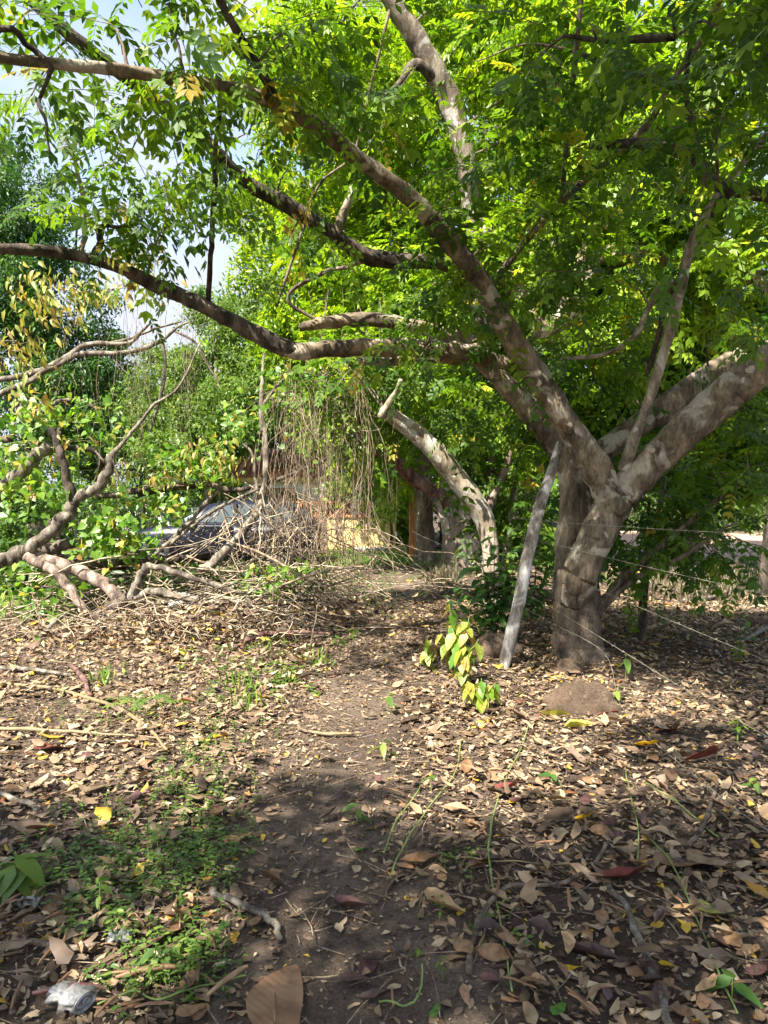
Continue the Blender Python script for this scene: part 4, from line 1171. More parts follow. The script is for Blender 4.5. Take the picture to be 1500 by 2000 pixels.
# ------------------------------------------------------------------ undergrowth far off, closing the view under the crowns
rsU = np.random.default_rng(41)
mb = MB()
und = []
for k in range(34):
    x, y = rsU.uniform(-30, 30), rsU.uniform(36, 56)
    und.append((np.array([x, y, rsU.uniform(.8, 2.6)]), (3.0, 2.0, rsU.uniform(1.4, 2.8)), 1500))
for x, y, z, rx, rz, n in [(-9.5, 22, .9, 2.6, 1.2, 3500), (-7, 24, .8, 2.4, 1.3, 3000), (-4.6, 25.5, .9, 2.2, 1.2, 3000), (3, 21, .7, 1.6, .9, 2500), (5.5, 31, 1.2, 3.0, 1.4, 2500), (10, 32, 1.2, 3, 1.5, 2500), (14, 30, 1.2, 3, 1.5, 2500), (17.5, 27, 1.2, 3, 1.8, 2500), (-12.5, 18, 1.0, 2, 1.4, 2600), (-11.5, 20.5, 1.2, 1.6, 1.5, 3500), (-13.5, 24, 1.6, 3, 2, 4500), (-9.0, 14.5, .5, 1.4, .8, 2500), (-7.2, 12.6, .35, 1.3, .5, 2200), (-5.6, 11.0, .22, 1.2, .3, 2600), (-4.2, 10.6, .18, 1.1, .26, 2400), (-2.9, 10.9, .16, 1.0, .24, 2200), (-1.7, 11.2, .14, .8, .2, 1400), (-6.6, 9.4, .3, .9, .45, 2000)]:
    und.append((np.array([x, y, z]), (rx, 1.2, rz), n))
quad_crown(rsU, mb, und, .20, nsub=24)
solo('undergrowth', mb, 'leaf_mid', 'far-off green scrub closing the view under the tree crowns', kind='stuff', origin=(0, 0, 0))


# ------------------------------------------------------------------ house, wall, garden beyond the path
def box(mb, x0, x1, y0, y1, z0, z1, b=0.0):
    """box with chamfered upright and top edges"""
    if b <= 0:
        V = [(x0, y0, z0), (x1, y0, z0), (x1, y1, z0), (x0, y1, z0), (x0, y0, z1), (x1, y0, z1), (x1, y1, z1), (x0, y1, z1)]
        mb.add(V, None, [(0, 1, 5, 4), (1, 2, 6, 5), (2, 3, 7, 6), (3, 0, 4, 7), (4, 5, 6, 7), (3, 2, 1, 0)])
        return mb
    o = lambda k: [(x0 + b + k, y0 + k), (x1 - b - k, y0 + k), (x1 - k, y0 + b + k), (x1 - k, y1 - b - k), (x1 - b - k, y1 - k), (x0 + b + k, y1 - k), (x0 + k, y1 - b - k), (x0 + k, y0 + b + k)]
    V = [(x, y, z0) for x, y in o(0)] + [(x, y, z1 - b) for x, y in o(0)] + [(x, y, z1) for x, y in o(b * .7)]
    Q = [(i, (i + 1) % 8, 8 + (i + 1) % 8, 8 + i) for i in range(8)] + [(8 + i, 8 + (i + 1) % 8, 16 + (i + 1) % 8, 16 + i) for i in range(8)]
    V = V + [((x0 + x1) / 2, (y0 + y1) / 2, z1)]
    mb.add(V, [(16 + i, 16 + (i + 1) % 8, 24) for i in range(8)], Q)
    return mb


hs = thing('house', 'low white house with terracotta roof glimpsed over the garden wall', 'house', (-2.3, 27.5, 0))
put('wall', box(MB(), -5.2, .6, 25.0, 30.0, -.1, 2.25), 'white', hs, False)
put('fascia', box(MB(), -5.4, .8, 24.55, 24.68, 2.12, 2.3), 'cream', hs, False)
mb = MB()
mb.add([(-5.6, 24.4, 2.3), (1.0, 24.4, 2.3), (1.0, 27.5, 3.5), (-5.6, 27.5, 3.5), (1.0, 30.6, 2.3), (-5.6, 30.6, 2.3)], [(1, 4, 2), (5, 0, 3)], [(0, 1, 2, 3), (3, 2, 4, 5), (0, 5, 4, 1)])
roof = put('roof', mb, 'tile', hs, False)
tile_mb = MB()
tube(tile_mb, np.array([(0, 0, 0), (0, 3.05, 1.18)]), [.075, .075], 6, 3, smooth=False)
tile_me = tile_mb.mesh('roof_tile_course')
for i in range(26):
    link('tile_course', tile_me, 'tile', roof, (-5.45 + i * .25 + 2.3, 24.42 - 27.5, 2.33))
for x0 in (-4.2, -2.2, -.8):
    w_ = put('window', box(MB(), x0, x0 + .9, 24.955, 24.998, 1.0, 1.85), 'window', hs, False)
    fr = MB()
    for a in ((x0 - .06, x0, .94, 1.91), (x0 + .9, x0 + .96, .94, 1.91), (x0, x0 + .9, .94, .998), (x0, x0 + .9, 1.852, 1.91), (x0 + .43, x0 + .47, 1.0, 1.85)):
        box(fr, a[0], a[1], 24.93, 24.953, a[2], a[3])
    o = link('window_frame', fr.mesh('window_frame', False, hs.location), 'wood', w_)

gw = thing('garden_wall', 'low cream garden wall with a wooden rail and balusters', 'wall', (-.9, 19.6, 0))
put('wall_panel', box(MB(), -2.6, .33, 19.5, 19.72, -.1, .98, .01), 'cream', gw, False)
put('rail', box(MB(), -2.65, .36, 19.45, 19.77, .983, 1.05, .01), 'wood_orange', gw, False)
bal = box(MB(), -.025, .025, -.025, .025, 0, .34, .006).mesh('baluster', False)
for i in range(20):
    link('baluster', bal, 'wood_orange', gw, (-1.62 + i * .142, 0, 1.052))
put('top_rail', box(MB(), -2.62, .30, 19.57, 19.65, 1.394, 1.44, .006), 'wood_orange', gw, False)


def round_post(name, label, cx, cy, w, t, h, mat, group=None):
    mb = MB()
    n = 10
    prof = [(-w / 2, 0), (-w / 2, h - w / 2)] + [(w / 2 * math.cos(math.pi - math.pi * i / n), h - w / 2 + w / 2 * math.sin(math.pi * i / n)) for i in range(1, n)] + [(w / 2, h - w / 2), (w / 2, 0)]
    k = len(prof)
    V = [(cx + x, cy - t / 2, z) for x, z in prof] + [(cx + x, cy + t / 2, z) for x, z in prof] + [(cx, cy - t / 2, h * .6), (cx, cy + t / 2, h * .6)]
    T = [(i, (i + 1) % k, 2 * k) for i in range(k)] + [(k + (i + 1) % k, k + i, 2 * k + 1) for i in range(k)]
    Q = [(i, k + i, k + (i + 1) % k, (i + 1) % k) for i in range(k)]
    mb.add(V, T, Q)
    return solo(name, mb, mat, label, 'post', group, smooth=False)


c = P(630, 975, 17.6)
round_post('wooden_post', 'brown round-topped wooden post left of the cream wall', c[0], 17.6, .24, .12, 1.56, 'wood')
c = P(808, 975, 16.8)
pg = thing('gate_post', 'square orange-brown timber gate post beside the straight tree', 'post', (c[0], 16.8, 0))
put('upright', box(MB(), c[0] - .11, c[0] + .09, 16.7, 16.9, -.1, 1.75, .015), 'wood_orange', pg, False)
put('cap', box(MB(), c[0] - .14, c[0] + .12, 16.67, 16.93, 1.753, 1.82, .012), 'wood_orange', pg, False)

# iron railing with a pale kerb behind the car
rl = thing('iron_railing', 'black iron railing in front of the bright grass by the car', 'railing', P(240, 1060, 21))
rl.location.z = 0
x0, x1 = P(150, 975, 21)[0], P(345, 975, 21)[0]
for z in (.35, 1.18):
    put('rail', box(MB(), x0, x1, 20.98, 21.02, z, z + .04), 'iron', rl, False)
bar = box(MB(), -.011, .011, -.011, .011, .02, 1.32).mesh('bar', False)
k = int((x1 - x0) / .13)
for i in range(k):
    link('bar', bar, 'iron', rl, (x0 + i * .13 - rl.location.x, .035, 0))
for x in np.linspace(x0, x1, 4):
    put('post', box(MB(), x - .035, x + .035, 20.90, 20.97, -.05, 1.42, .008), 'iron', rl, False)
solo('boundary_wall', box(MB(), x0 - .6, x1 + 1, 24.0, 24.2, -.1, 1.22, .02), 'white', 'long pale boundary wall behind the iron railing', 'wall', smooth=False)
sheet('grass_strip', [(x0 - 3, 21.4), (x1 + 1.5, 21.4), (x1 + 1.5, 23.95), (x0 - 3, 23.95)], 'lawn', .054, 'sunlit strip of grass behind the iron railing')


# ------------------------------------------------------------------ the dark blue car
def car(loc):
    t = thing('parked_car', 'dark blue car parked behind the fallen branches', 'car', loc)
    # stations along the length (x: nose at the left), lower body half width, sill z, belt z
    st_ = [(-2.15, .60, .38, .62), (-2.05, .76, .28, .76), (-1.6, .84, .24, .86), (-1.0, .86, .22, .93), (-.5, .87, .22, .96), (.5, .87, .22, .98), (1.3, .87, .24, 1.0), (1.85, .84, .26, 1.0), (2.1, .78, .32, .96), (2.18, .66, .40, .82)]
    mb = MB()
    V, K = [], 8
    for x, w, zs, zb in st_:
        m = (zs + zb) / 2
        V += [(x, -w * .86, zs), (x, -w, zs + .12), (x, -w * 1.02, m + .1), (x, -w * .95, zb), (x, w * .95, zb), (x, w * 1.02, m + .1), (x, w, zs + .12), (x, w * .86, zs)]
    Q = [(i * K + j, (i + 1) * K + j, (i + 1) * K + (j + 1) % K, i * K + (j + 1) % K) for i in range(len(st_) - 1) for j in range(K)]
    T = []
    for b in (0, (len(st_) - 1) * K):
        V.append(tuple(np.mean(V[b:b + K], 0)))
        T += [(b + j, b + (j + 1) % K, len(V) - 1) for j in range(K)]
    mb.add(np.array(V) + loc, T, Q)
    body = put('body', mb, 'car', t)
    # cabin
    gs = [(-.95, .80, .955), (-.25, .68, 1.36), (.2, .66, 1.44), (.9, .66, 1.45), (1.5, .67, 1.40), (2.0, .78, .99)]
    mb = MB()
    V = []
    for x, w, z in gs:
        V += [(x, -.80, .955), (x, -w, z), (x, -w * .82, z + .03), (x, w * .82, z + .03), (x, w, z), (x, .80, .955)]
    Q = [(i * 6 + j, (i + 1) * 6 + j, (i + 1) * 6 + j + 1, i * 6 + j + 1) for i in range(len(gs) - 1) for j in range(5)]
    mb.add(np.array(V) + loc, None, Q)
    put('cabin', mb, 'car', t)
    lean = lambda z: .80 - (z - .955) / (1.44 - .955) * .14 + .008
    for s in (-1, 1):
        for pts in ([(-.62, 1.0), (-.2, 1.0), (.32, 1.0), (.32, 1.38), (-.08, 1.36)], [(.40, 1.0), (1.12, 1.0), (1.12, 1.38), (.40, 1.385)], [(1.20, 1.0), (1.72, 1.02), (1.42, 1.34), (1.20, 1.37)]):
            mb = MB()
            V = [(x, s * lean(z), z) for x, z in pts] + [(x, s * (lean(z) - .03), z) for x, z in pts]
            n_ = len(pts)
            V += [tuple(np.mean(V[:n_], 0))]
            mb.add(np.array(V) + loc, [(i, (i + 1) % n_, 2 * n_) for i in range(n_)], [(i, n_ + i, n_ + (i + 1) % n_, (i + 1) % n_) for i in range(n_)])
            put('window', mb, 'glass', t, False)
        for x in (.36, 1.16):
            put('pillar', box(MB(), loc[0] + x - .03, loc[0] + x + .03, loc[1] + s * .735 - .06, loc[1] + s * .735 + .06, .96, 1.40), 'trim', t, False)
        for x in (-1.35, 1.35):
            w = MB()
            V, Q = [], []
            prof = [(.20, -.09), (.30, -.10), (.325, -.07), (.325, .07), (.30, .10), (.20, .09)]
            for i in range(20):
                a = i / 20 * 2 * math.pi
                V += [(x + r_ * math.cos(a), s * .78 + y_, .325 + r_ * math.sin(a)) for r_, y_ in prof]
            Q = [(i * 6 + j, ((i + 1) % 20) * 6 + j, ((i + 1) % 20) * 6 + j + 1, i * 6 + j + 1) for i in range(20) for j in range(5)]
            w.add(np.array(V) + loc, None, Q)
            wo_ = put('wheel', w, 'tyre', t)
            r_mb = MB()
            V = [(x, s * .85, .325)]
            T = []
            for i in range(10):
                a0, a1 = (i - .32) / 10 * 2 * math.pi, (i + .32) / 10 * 2 * math.pi
                V += [(x + .205 * math.cos(a0), s * .845, .325 + .205 * math.sin(a0)), (x + .205 * math.cos(a1), s * .845, .325 + .205 * math.sin(a1))]
                T.append((0, len(V) - 2, len(V) - 1))
            r_mb.add(np.array(V) + loc, T)
            link('rim', r_mb.mesh('rim', False, t.location), 'rim', wo_)
        mb = MB()
        box(mb, loc[0] - 2.10, loc[0] - 1.86, loc[1] + s * .70 - .12, loc[1] + s * .70 + .12, .66, .79, .02)
        put('headlight', mb, 'lamp', t)
        d_ = put('door', box(MB(), loc[0] - .60, loc[0] + .34, loc[1] + s * .875 - .012, loc[1] + s * .875 + .012, .32, .93, .01), 'car', t, False)
        link('handle', box(MB(), loc[0] + .16, loc[0] + .30, loc[1] + s * .90 - .015, loc[1] + s * .90 + .015, .84, .87).mesh('handle', False, t.location), 'trim', d_)
        put('mirror', box(MB(), loc[0] - .62, loc[0] - .50, loc[1] + s * .93 - .09, loc[1] + s * .93 + .09, 1.0, 1.12, .02), 'car', t)
    return t


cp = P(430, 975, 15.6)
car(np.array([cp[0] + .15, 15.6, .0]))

# pot, palm, stones in the garden
pt = P(776, 1075, 18.2)
mb = MB()
prof = [(.05, 0), (.17, .01), (.23, .10), (.25, .20), (.27, .22), (.24, .23), (.20, .17), (.02, .15)]
V = [(pt[0] + r * math.cos(i / 20 * 6.2832), 18.2 + r * math.sin(i / 20 * 6.2832), z) for i in range(20) for r, z in prof]
mb.add(V, None, [(i * 8 + j, ((i + 1) % 20) * 8 + j, ((i + 1) % 20) * 8 + j + 1, i * 8 + j + 1) for i in range(20) for j in range(7)])
solo('clay_pot', mb, 'pot', 'low yellow-green clay bowl on the lawn by the palm', 'pot')


def palm(x, d, h, label, nf=9, fl=1.1, seed=0):
    rs = np.random.default_rng(seed)
    b = P(x, 975, d)
    b[2] = 0
    t = thing('small_palm', label, 'palm', b)
    mb = MB()
    tube(mb, np.array([b, b + (.03, 0, h * .5), b + (.0, 0, h)]), [.055, .04, .035], 8, 5, .15, seed)
    put('trunk', mb, 'bark_red', t)
    for i in range(nf):
        a = i / nf * 6.283 + rs.uniform(-.3, .3)
        el = rs.uniform(.5, 1.2)
        s = np.linspace(0, 1, 9)
        L = b + np.array([0, 0, h]) + np.stack([np.cos(a) * s * fl * math.cos(el), np.sin(a) * s * fl * math.cos(el), s * fl * math.sin(el) - s ** 2 * fl * .75], 1)
        fm = MB()
        tube(fm, L, np.linspace(.012, .003, 9), 4, 1, smooth=False)
        q = catmull(L, 4)[6:]
        tg = norm(np.gradient(q, axis=0))
        sd = norm(np.cross(tg, [0, 0, 1.0]))
        for sg in (-1, 1):
            ax = tg * .6 + sd * sg - np.array([0, 0, .35])
            place(fm, quad_tpl(.09, .05, .2), q, ax, np.tile([0, 0, 1.0], (len(q), 1)), fl * .34 * np.ones(len(q)), rs.random(len(q)))
        put('frond', fm, 'leaf_bright', t)


palm(763, 18.6, 1.05, 'small palm with upright fronds before the cream wall', seed=1)
palm(860, 21, 1.3, 'small palm half hidden behind the tall tree trunk', seed=2)


def rock(name, label, cat, c, r, mat, seed, group=None, nlat=8, nlon=12):
    rs = np.random.default_rng(seed)
    V = []
    for i in range(nlat + 1):
        ph = i / nlat * math.pi
        for j in range(nlon):
            th = j / nlon * 2 * math.pi
            k = .82 + .36 * float(vn(math.sin(ph) * math.cos(th) * 1.6 + seed * 7.3 + 3, math.sin(ph) * math.sin(th) * 1.6 + math.cos(ph) * 1.3 + 5)) + (0 if nlat < 10 else .30 * (float(vn(math.cos(th) * math.sin(ph) * 6 + seed, math.sin(th) * math.sin(ph) * 6 + math.cos(ph) * 5)) - .5) + rs.normal(0, .02))
            V.append((c[0] + r[0] * k * math.sin(ph) * math.cos(th), c[1] + r[1] * k * math.sin(ph) * math.sin(th), c[2] + r[2] * k * math.cos(ph)))
    Q = [(i * nlon + j, (i + 1) * nlon + j, (i + 1) * nlon + (j + 1) % nlon, i * nlon + (j + 1) % nlon) for i in range(nlat) for j in range(nlon)]
    mb = MB()
    mb.add(V, None, Q)
    return solo(name, mb, mat, label, cat, group)


ORD = ['first', 'second', 'third', 'fourth', 'fifth', 'sixth', 'seventh', 'eighth']
for i, x in enumerate(np.linspace(697, 752, 7)):
    c = P(x, 1058, 18.9)
    rock('edging_stone', ORD[i] + ' pale stone from the post in the row below the cream wall', 'stone', (c[0], 18.9 + .1 * (i % 2), .08), (.10, .10, .10), 'rock', i, 'stones edging the garden bed')
c = G(168, 1226)
rock('stone', 'pale stone by the dark stump end of the fallen log', 'stone', (c[0], c[1], c[2] + .03), (.06, .06, .05), 'rock', 31)
c = P(318, 1128, 7.9)
rock('boulder', 'pale smooth boulder under the fallen branches', 'stone', (c[0], 8.6, .10), (.24, .18, .20), 'rock', 32)
c = G(1145, 1395)
rock('soil_mound', 'tan crumbly soil mound on the litter before the forked trunk', 'mound', (c[0], c[1] + .1, c[2] - .03), (.29, .22, .23), 'mound', 33, nlat=22, nlon=36)
c = G(975, 1290)
rock('soil_mound', 'tan soil mound behind the foot of the leaning pole', 'mound', (c[0], c[1] + .15, c[2]), (.25, .18, .20), 'mound', 34, nlat=14, nlon=22)
c = G(1110, 1318)
rock('stone', 'round brown stone at the foot of the forked trunk', 'stone', (c[0], c[1], c[2] + .03), (.12, .10, .09), 'mound', 35, nlat=12, nlon=18)

# ------------------------------------------------------------------ leaning pole and barbed wires
mb = MB()
p, r = pxline([(983, 1312, 5.95, 22), (992, 1270, 5.97, 24), (1010, 1190, 6.0, 25), (1030, 1090, 6.05, 25), (1055, 985, 6.1, 23), (1078, 920, 6.15, 20), (1095, 865, 6.2, 15)])
pole = thing('leaning_pole', 'bare whitish pole leaning against the forked tree', 'pole', p[0])
tube(mb, p, r, 12, 6, .07, 3, .05)
put('shaft', mb, 'post', pole)
mb = MB()
for i in range(7):
    a = i / 7 * 6.28
    q = p[0] + np.array([.03 * math.cos(a), .03 * math.sin(a), 0])
    tube(mb, np.array([q + (0, 0, .05), q + (.02 * math.cos(a), .02 * math.sin(a), -.03), q + (.05 * math.cos(a), .05 * math.sin(a), -.10)]), [.012, .01, .004], 5, 3)
put('splintered_foot', mb, 'twig_dry', pole)

WIRES = [
    ('topmost barbed wire of the fence running right from the forked trunk', [(1000, 1012, 8.8), (1092, 1020, 6.35), (1280, 1033, 5.2), (1480, 1043, 4.3), (1700, 1052, 3.6)]),
    ('second barbed wire from the top of the fence', [(990, 1045, 8.8), (1068, 1060, 6.35), (1232, 1100, 5.2), (1500, 1162, 4.1), (1720, 1215, 3.5)]),
    ('third barbed wire from the top, slanting down to the right edge', [(1000, 1095, 8.8), (1136, 1140, 6.2), (1300, 1208, 5.0), (1500, 1292, 4.0), (1700, 1378, 3.3)]),
    ('fourth barbed wire from the top, sagging toward the leaf litter', [(1000, 1150, 8.6), (1072, 1184, 6.3), (1200, 1262, 5.3), (1330, 1342, 4.5), (1500, 1440, 3.7), (1700, 1560, 3.1)]),
    ('lowest barbed wire, slack and nearly touching the ground', [(1010, 1180, 8.4), (1076, 1216, 6.2), (1180, 1276, 5.6), (1220, 1390, 4.7), (1400, 1550, 3.3), (1500, 1622, 2.95), (1620, 1710, 2.6)]),
]
for i, (lb, sp) in enumerate(WIRES):
    p = np.array([P(x, y, d) for x, y, d in sp])
    p[:, 2] = np.maximum(p[:, 2], hgt(p[:, 0], p[:, 1]) + .02)
    root = thing('barbed_wire', lb, 'wire', p[0], 'strands of the wire fence')
    mb = MB()
    c, _ = tube(mb, p, np.full(len(p), .0022), 5, 14, 0, i, .3)
    put('strand', mb, 'wire', root)
    bb = MB()
    s = np.concatenate([[0], np.cumsum(np.linalg.norm(np.diff(c, axis=0), axis=1))])
    rs = np.random.default_rng(i)
    for u in np.arange(.1, s[-1], .13):
        q = np.array([np.interp(u, s, c[:, k]) for k in range(3)])
        for _ in range(2):
            d = rand_dirs(1, rs)[0] * .016
            tube(bb, np.array([q - d, q + d]), [.0011, .0011], 4, 1, smooth=False)
    put('barb', bb, 'wire', root, kind='stuff')

# ------------------------------------------------------------------ the heap of fallen branches on the left
def fallen(label, parts, name='fallen_branch', group='fallen branches in the heap', cat='branch', sides=10):
    """first line is the main stem, the others are side pieces; each (material, [(x, y, d, width)])"""
    p0, r0 = pxline(parts[0][1])
    if len(parts) == 1:
        mb = MB()
        tube(mb, p0, r0, sides, 8, .11, len(label), .28)
        return solo(name, mb, parts[0][0], label, cat, group)
    t = thing(name, label, cat, p0[0], group)
    for i, (mt, sp) in enumerate(parts):
        mb = MB()
        p, r = pxline(sp)
        tube(mb, p, r, sides if i == 0 else 7, 8, .11, len(label) + i, .28)
        put('stem' if i == 0 else 'side_branch', mb, mt, t)
    return t


fallen('thick curved grey fallen limb with a broken upright stub', [
    ('wood_dead', [(-60, 1112, 8.1, 26), (0, 1094, 8.15, 25), (32, 1084, 8.2, 25), (60, 1066, 8.2, 24), (97, 1041, 8.2, 23), (129, 1011, 8.25, 23), (146, 980, 8.3, 21), (192, 950, 8.3, 19), (211, 917, 8.35, 17), (216, 889, 8.4, 15)]),
    ('bark_dark', [(142, 988, 8.28, 20), (133, 945, 8.25, 17), (122, 900, 8.2, 15), (112, 868, 8.2, 15), (104, 836, 8.2, 13)]),
    ('bark_dark', [(112, 868, 8.2, 10), (116, 850, 8.18, 9), (117, 836, 8.17, 8)]),
    ('wood_dead', [(214, 896, 8.38, 13), (236, 868, 8.4, 8), (276, 822, 8.5, 7), (300, 792, 8.5, 6), (352, 752, 8.6, 5), (392, 668, 8.7, 3)]),
    ('twig', [(212, 912, 8.35, 6), (200, 898, 8.3, 5), (186, 880, 8.3, 4)])])
fallen('smooth pinkish barkless log slanting down to the dark stump end', [
    ('wood_pink', [(60, 1084, 8.25, 22), (90, 1094, 8.22, 23), (138, 1110, 8.2, 23), (195, 1138, 8.15, 24), (243, 1174, 8.1, 26)]),
    ('bark_dark', [(250, 1168, 8.1, 26), (215, 1190, 8.0, 25), (188, 1208, 7.95, 24), (168, 1224, 7.9, 22)])])
fallen('reddish-grey splintered log below the thick grey limb', [('wood_pink', [(50, 1086, 8.1, 18), (90, 1106, 8.05, 18), (118, 1132, 8.0, 18), (140, 1158, 7.95, 17), (166, 1194, 7.9, 14)])])
fallen('brown limb leaning in from the left edge among vine leaves', [('wood_dead', [(-60, 1010, 8.6, 30), (0, 962, 8.6, 28), (40, 925, 8.6, 26), (75, 890, 8.6, 24), (100, 868, 8.6, 22)]),
                                                                     ('bark_dark', [(100, 876, 8.6, 10), (150, 874, 8.7, 9), (182, 879, 8.7, 10), (196, 900, 8.7, 9), (186, 940, 8.75, 7)])])
fallen('forked stick rising beside the log end and bending right', [
    ('wood_dead', [(246, 1176, 8.1, 19), (262, 1150, 8.1, 17), (274, 1128, 8.1, 17), (287, 1102, 8.1, 16)]),
    ('wood_dead', [(286, 1104, 8.1, 13), (330, 1113, 8.0, 12), (372, 1128, 7.95, 11), (420, 1142, 7.9, 10), (470, 1157, 7.9, 8), (502, 1153, 7.85, 7)])])
fallen('straight grey branch lying low behind the leaf heap', [('wood_dead', [(246, 1172, 8.15, 15), (300, 1156, 8.1, 15), (340, 1164, 8.05, 15), (400, 1174, 8.0, 13), (480, 1179, 7.9, 9)]), ('twig', [(320, 1163, 8, 5), (400, 1176, 7.9, 4), (490, 1177, 7.8, 3)])])
fallen('tall curved bare branch arching up out of the heap', [
    ('wood_dead', [(392, 1118, 8.6, 19), (440, 1076, 8.65, 17), (490, 1020, 8.7, 16), (514, 960, 8.8, 14), (520, 880, 8.9, 13), (511, 792, 9.0, 10), (516, 690, 9.0, 6)]),
    ('wood_dead', [(505, 985, 8.78, 9), (498, 930, 8.8, 7), (494, 890, 8.8, 6), (474, 864, 8.8, 5)]),
    ('wood_dead', [(511, 795, 9.0, 9), (530, 768, 9.0, 7), (545, 750, 9.0, 6), (575, 722, 9.0, 4)])])
fallen('pair of straight sticks crossing in front of the car', [('wood_dead', [(290, 1092, 8.6, 9), (330, 1058, 8.7, 10), (370, 1020, 8.8, 9), (400, 985, 8.9, 9), (430, 956, 8.95, 8)]), ('wood_dead', [(330, 1065, 8.7, 8), (385, 1020, 8.7, 7), (440, 985, 8.7, 7), (505, 955, 8.7, 6)])])
fallen('long dark branch lying across at car-roof height', [('bark_dark', [(190, 972, 8.9, 12), (250, 962, 8.9, 12), (310, 955, 8.9, 12), (390, 944, 8.9, 11), (460, 957, 8.9, 10), (540, 938, 9, 9), (600, 912, 9, 6)]), ('bark_dark', [(270, 968, 8.95, 8), (340, 955, 8.95, 7), (385, 950, 8.95, 7), (430, 935, 9, 5)])])
fallen('dark shaded log lying level behind the pinkish log', [('bark_dark', [(70, 1086, 9.0, 20), (140, 1096, 9.0, 22), (220, 1103, 9.0, 22), (320, 1094, 9.0, 17), (410, 1086, 9.0, 11), (440, 1100, 9, 6)])])
fallen('short dark stump-like log under the curved limb', [('bark_dark', [(40, 1078, 8.6, 26), (85, 1072, 8.5, 26), (138, 1062, 8.4, 20)])])
fallen('upper dead bough reaching from the left edge against the sky', [
    ('wood_dead', [(-40, 748, 9.3, 10), (60, 730, 9.4, 10), (120, 703, 9.4, 10), (170, 674, 9.5, 10), (250, 670, 9.6, 7), (275, 648, 9.6, 6), (296, 630, 9.6, 4)]),
    ('wood_dead', [(172, 675, 9.5, 7), (240, 665, 9.6, 5), (300, 643, 9.7, 5), (355, 628, 9.8, 3)])])
fallen('lower dead bough forking below the gap of sky', [
    ('wood_dead', [(-40, 780, 9.2, 12), (30, 758, 9.3, 11), (100, 720, 9.4, 10), (160, 693, 9.4, 10), (250, 688, 9.5, 9), (310, 668, 9.6, 9), (345, 640, 9.7, 5), (372, 628, 9.7, 3)]),
    ('wood_dead', [(310, 645, 9.6, 6), (321, 690, 9.6, 6), (320, 740, 9.6, 7), (310, 790, 9.6, 6), (293, 842, 9.6, 5)]),
    ('twig', [(340, 645, 9.7, 5), (385, 672, 9.7, 5), (410, 720, 9.7, 4), (430, 750, 9.7, 3)])])
fallen('crooked dead bough above the vine leaves', [('wood_dead', [(60, 808, 9.1, 7), (95, 794, 9.1, 8), (125, 781, 9.1, 7), (165, 784, 9.1, 6), (190, 800, 9.1, 4)])])
fallen('dark broken bough end entering at the left edge', [('bark_dark', [(-60, 865, 9, 16), (-10, 858, 9, 15), (24, 858, 9, 12)])])
fallen('pale stick slanting from the path edge up into the tangle', [('twig_dry', [(428, 1050, 8.6, 4), (520, 1085, 8.3, 5), (570, 1115, 8.1, 6), (612, 1135, 8.0, 6)]), ('twig_dry', [(612, 1135, 8, 5), (680, 1175, 7.8, 6), (695, 1185, 7.7, 4)])])
fallen('twisted dark stick crossing over the grey branches', [('bark_dark', [(470, 1160, 8.0, 5), (500, 1183, 7.8, 7), (545, 1205, 7.6, 8), (590, 1222, 7.5, 7), (625, 1222, 7.4, 5)])])
fallen('long thin twig sweeping up across the heap', [('twig_dry', [(440, 1204, 7.9, 5), (500, 1172, 7.9, 6), (560, 1140, 7.9, 5), (640, 1115, 7.9, 4), (720, 1105, 7.9, 3)])])
fallen('arched reddish stick at the front of the heap', [('bark_red', [(452, 1268, 6.9, 12), (480, 1252, 6.95, 11), (520, 1238, 7.0, 10), (580, 1235, 7.05, 8), (650, 1238, 7.0, 5)])])
fallen('short split brown billet lying before the arched stick', [('bark_red', [(468, 1266, 6.75, 12), (500, 1274, 6.7, 16), (540, 1278, 6.7, 13)])])
fallen('straight pinkish stick along the edge of the path', [('wood_pink', [(440, 1283, 6.55, 7), (500, 1284, 6.55, 8), (560, 1284, 6.5, 6)])])
fallen('reddish stick slanting over the dry leaf heap', [('bark_red', [(425, 1228, 7.3, 8), (465, 1208, 7.4, 9), (510, 1190, 7.5, 7)])])
fallen('thinner reddish stick beside the slanting one', [('bark_red', [(465, 1222, 7.3, 6), (495, 1205, 7.3, 6), (515, 1190, 7.4, 4)])])
fallen('bare stick lying left of the leaf heap', [('wood_dead', [(298, 1224, 7.7, 6), (330, 1232, 7.6, 7), (360, 1241, 7.5, 6)])])
fallen('dark pole half buried under the leaf heap', [('bark_dark', [(300, 1200, 8.2, 10), (380, 1194, 8.2, 12), (450, 1192, 8.2, 12), (540, 1200, 8.1, 8)])])
fallen('grey stick leaning below the thick limb at the left edge', [('wood_dead', [(45, 1268, 6.9, 11), (75, 1245, 7.1, 10), (100, 1222, 7.3, 8), (130, 1196, 7.6, 5)])])
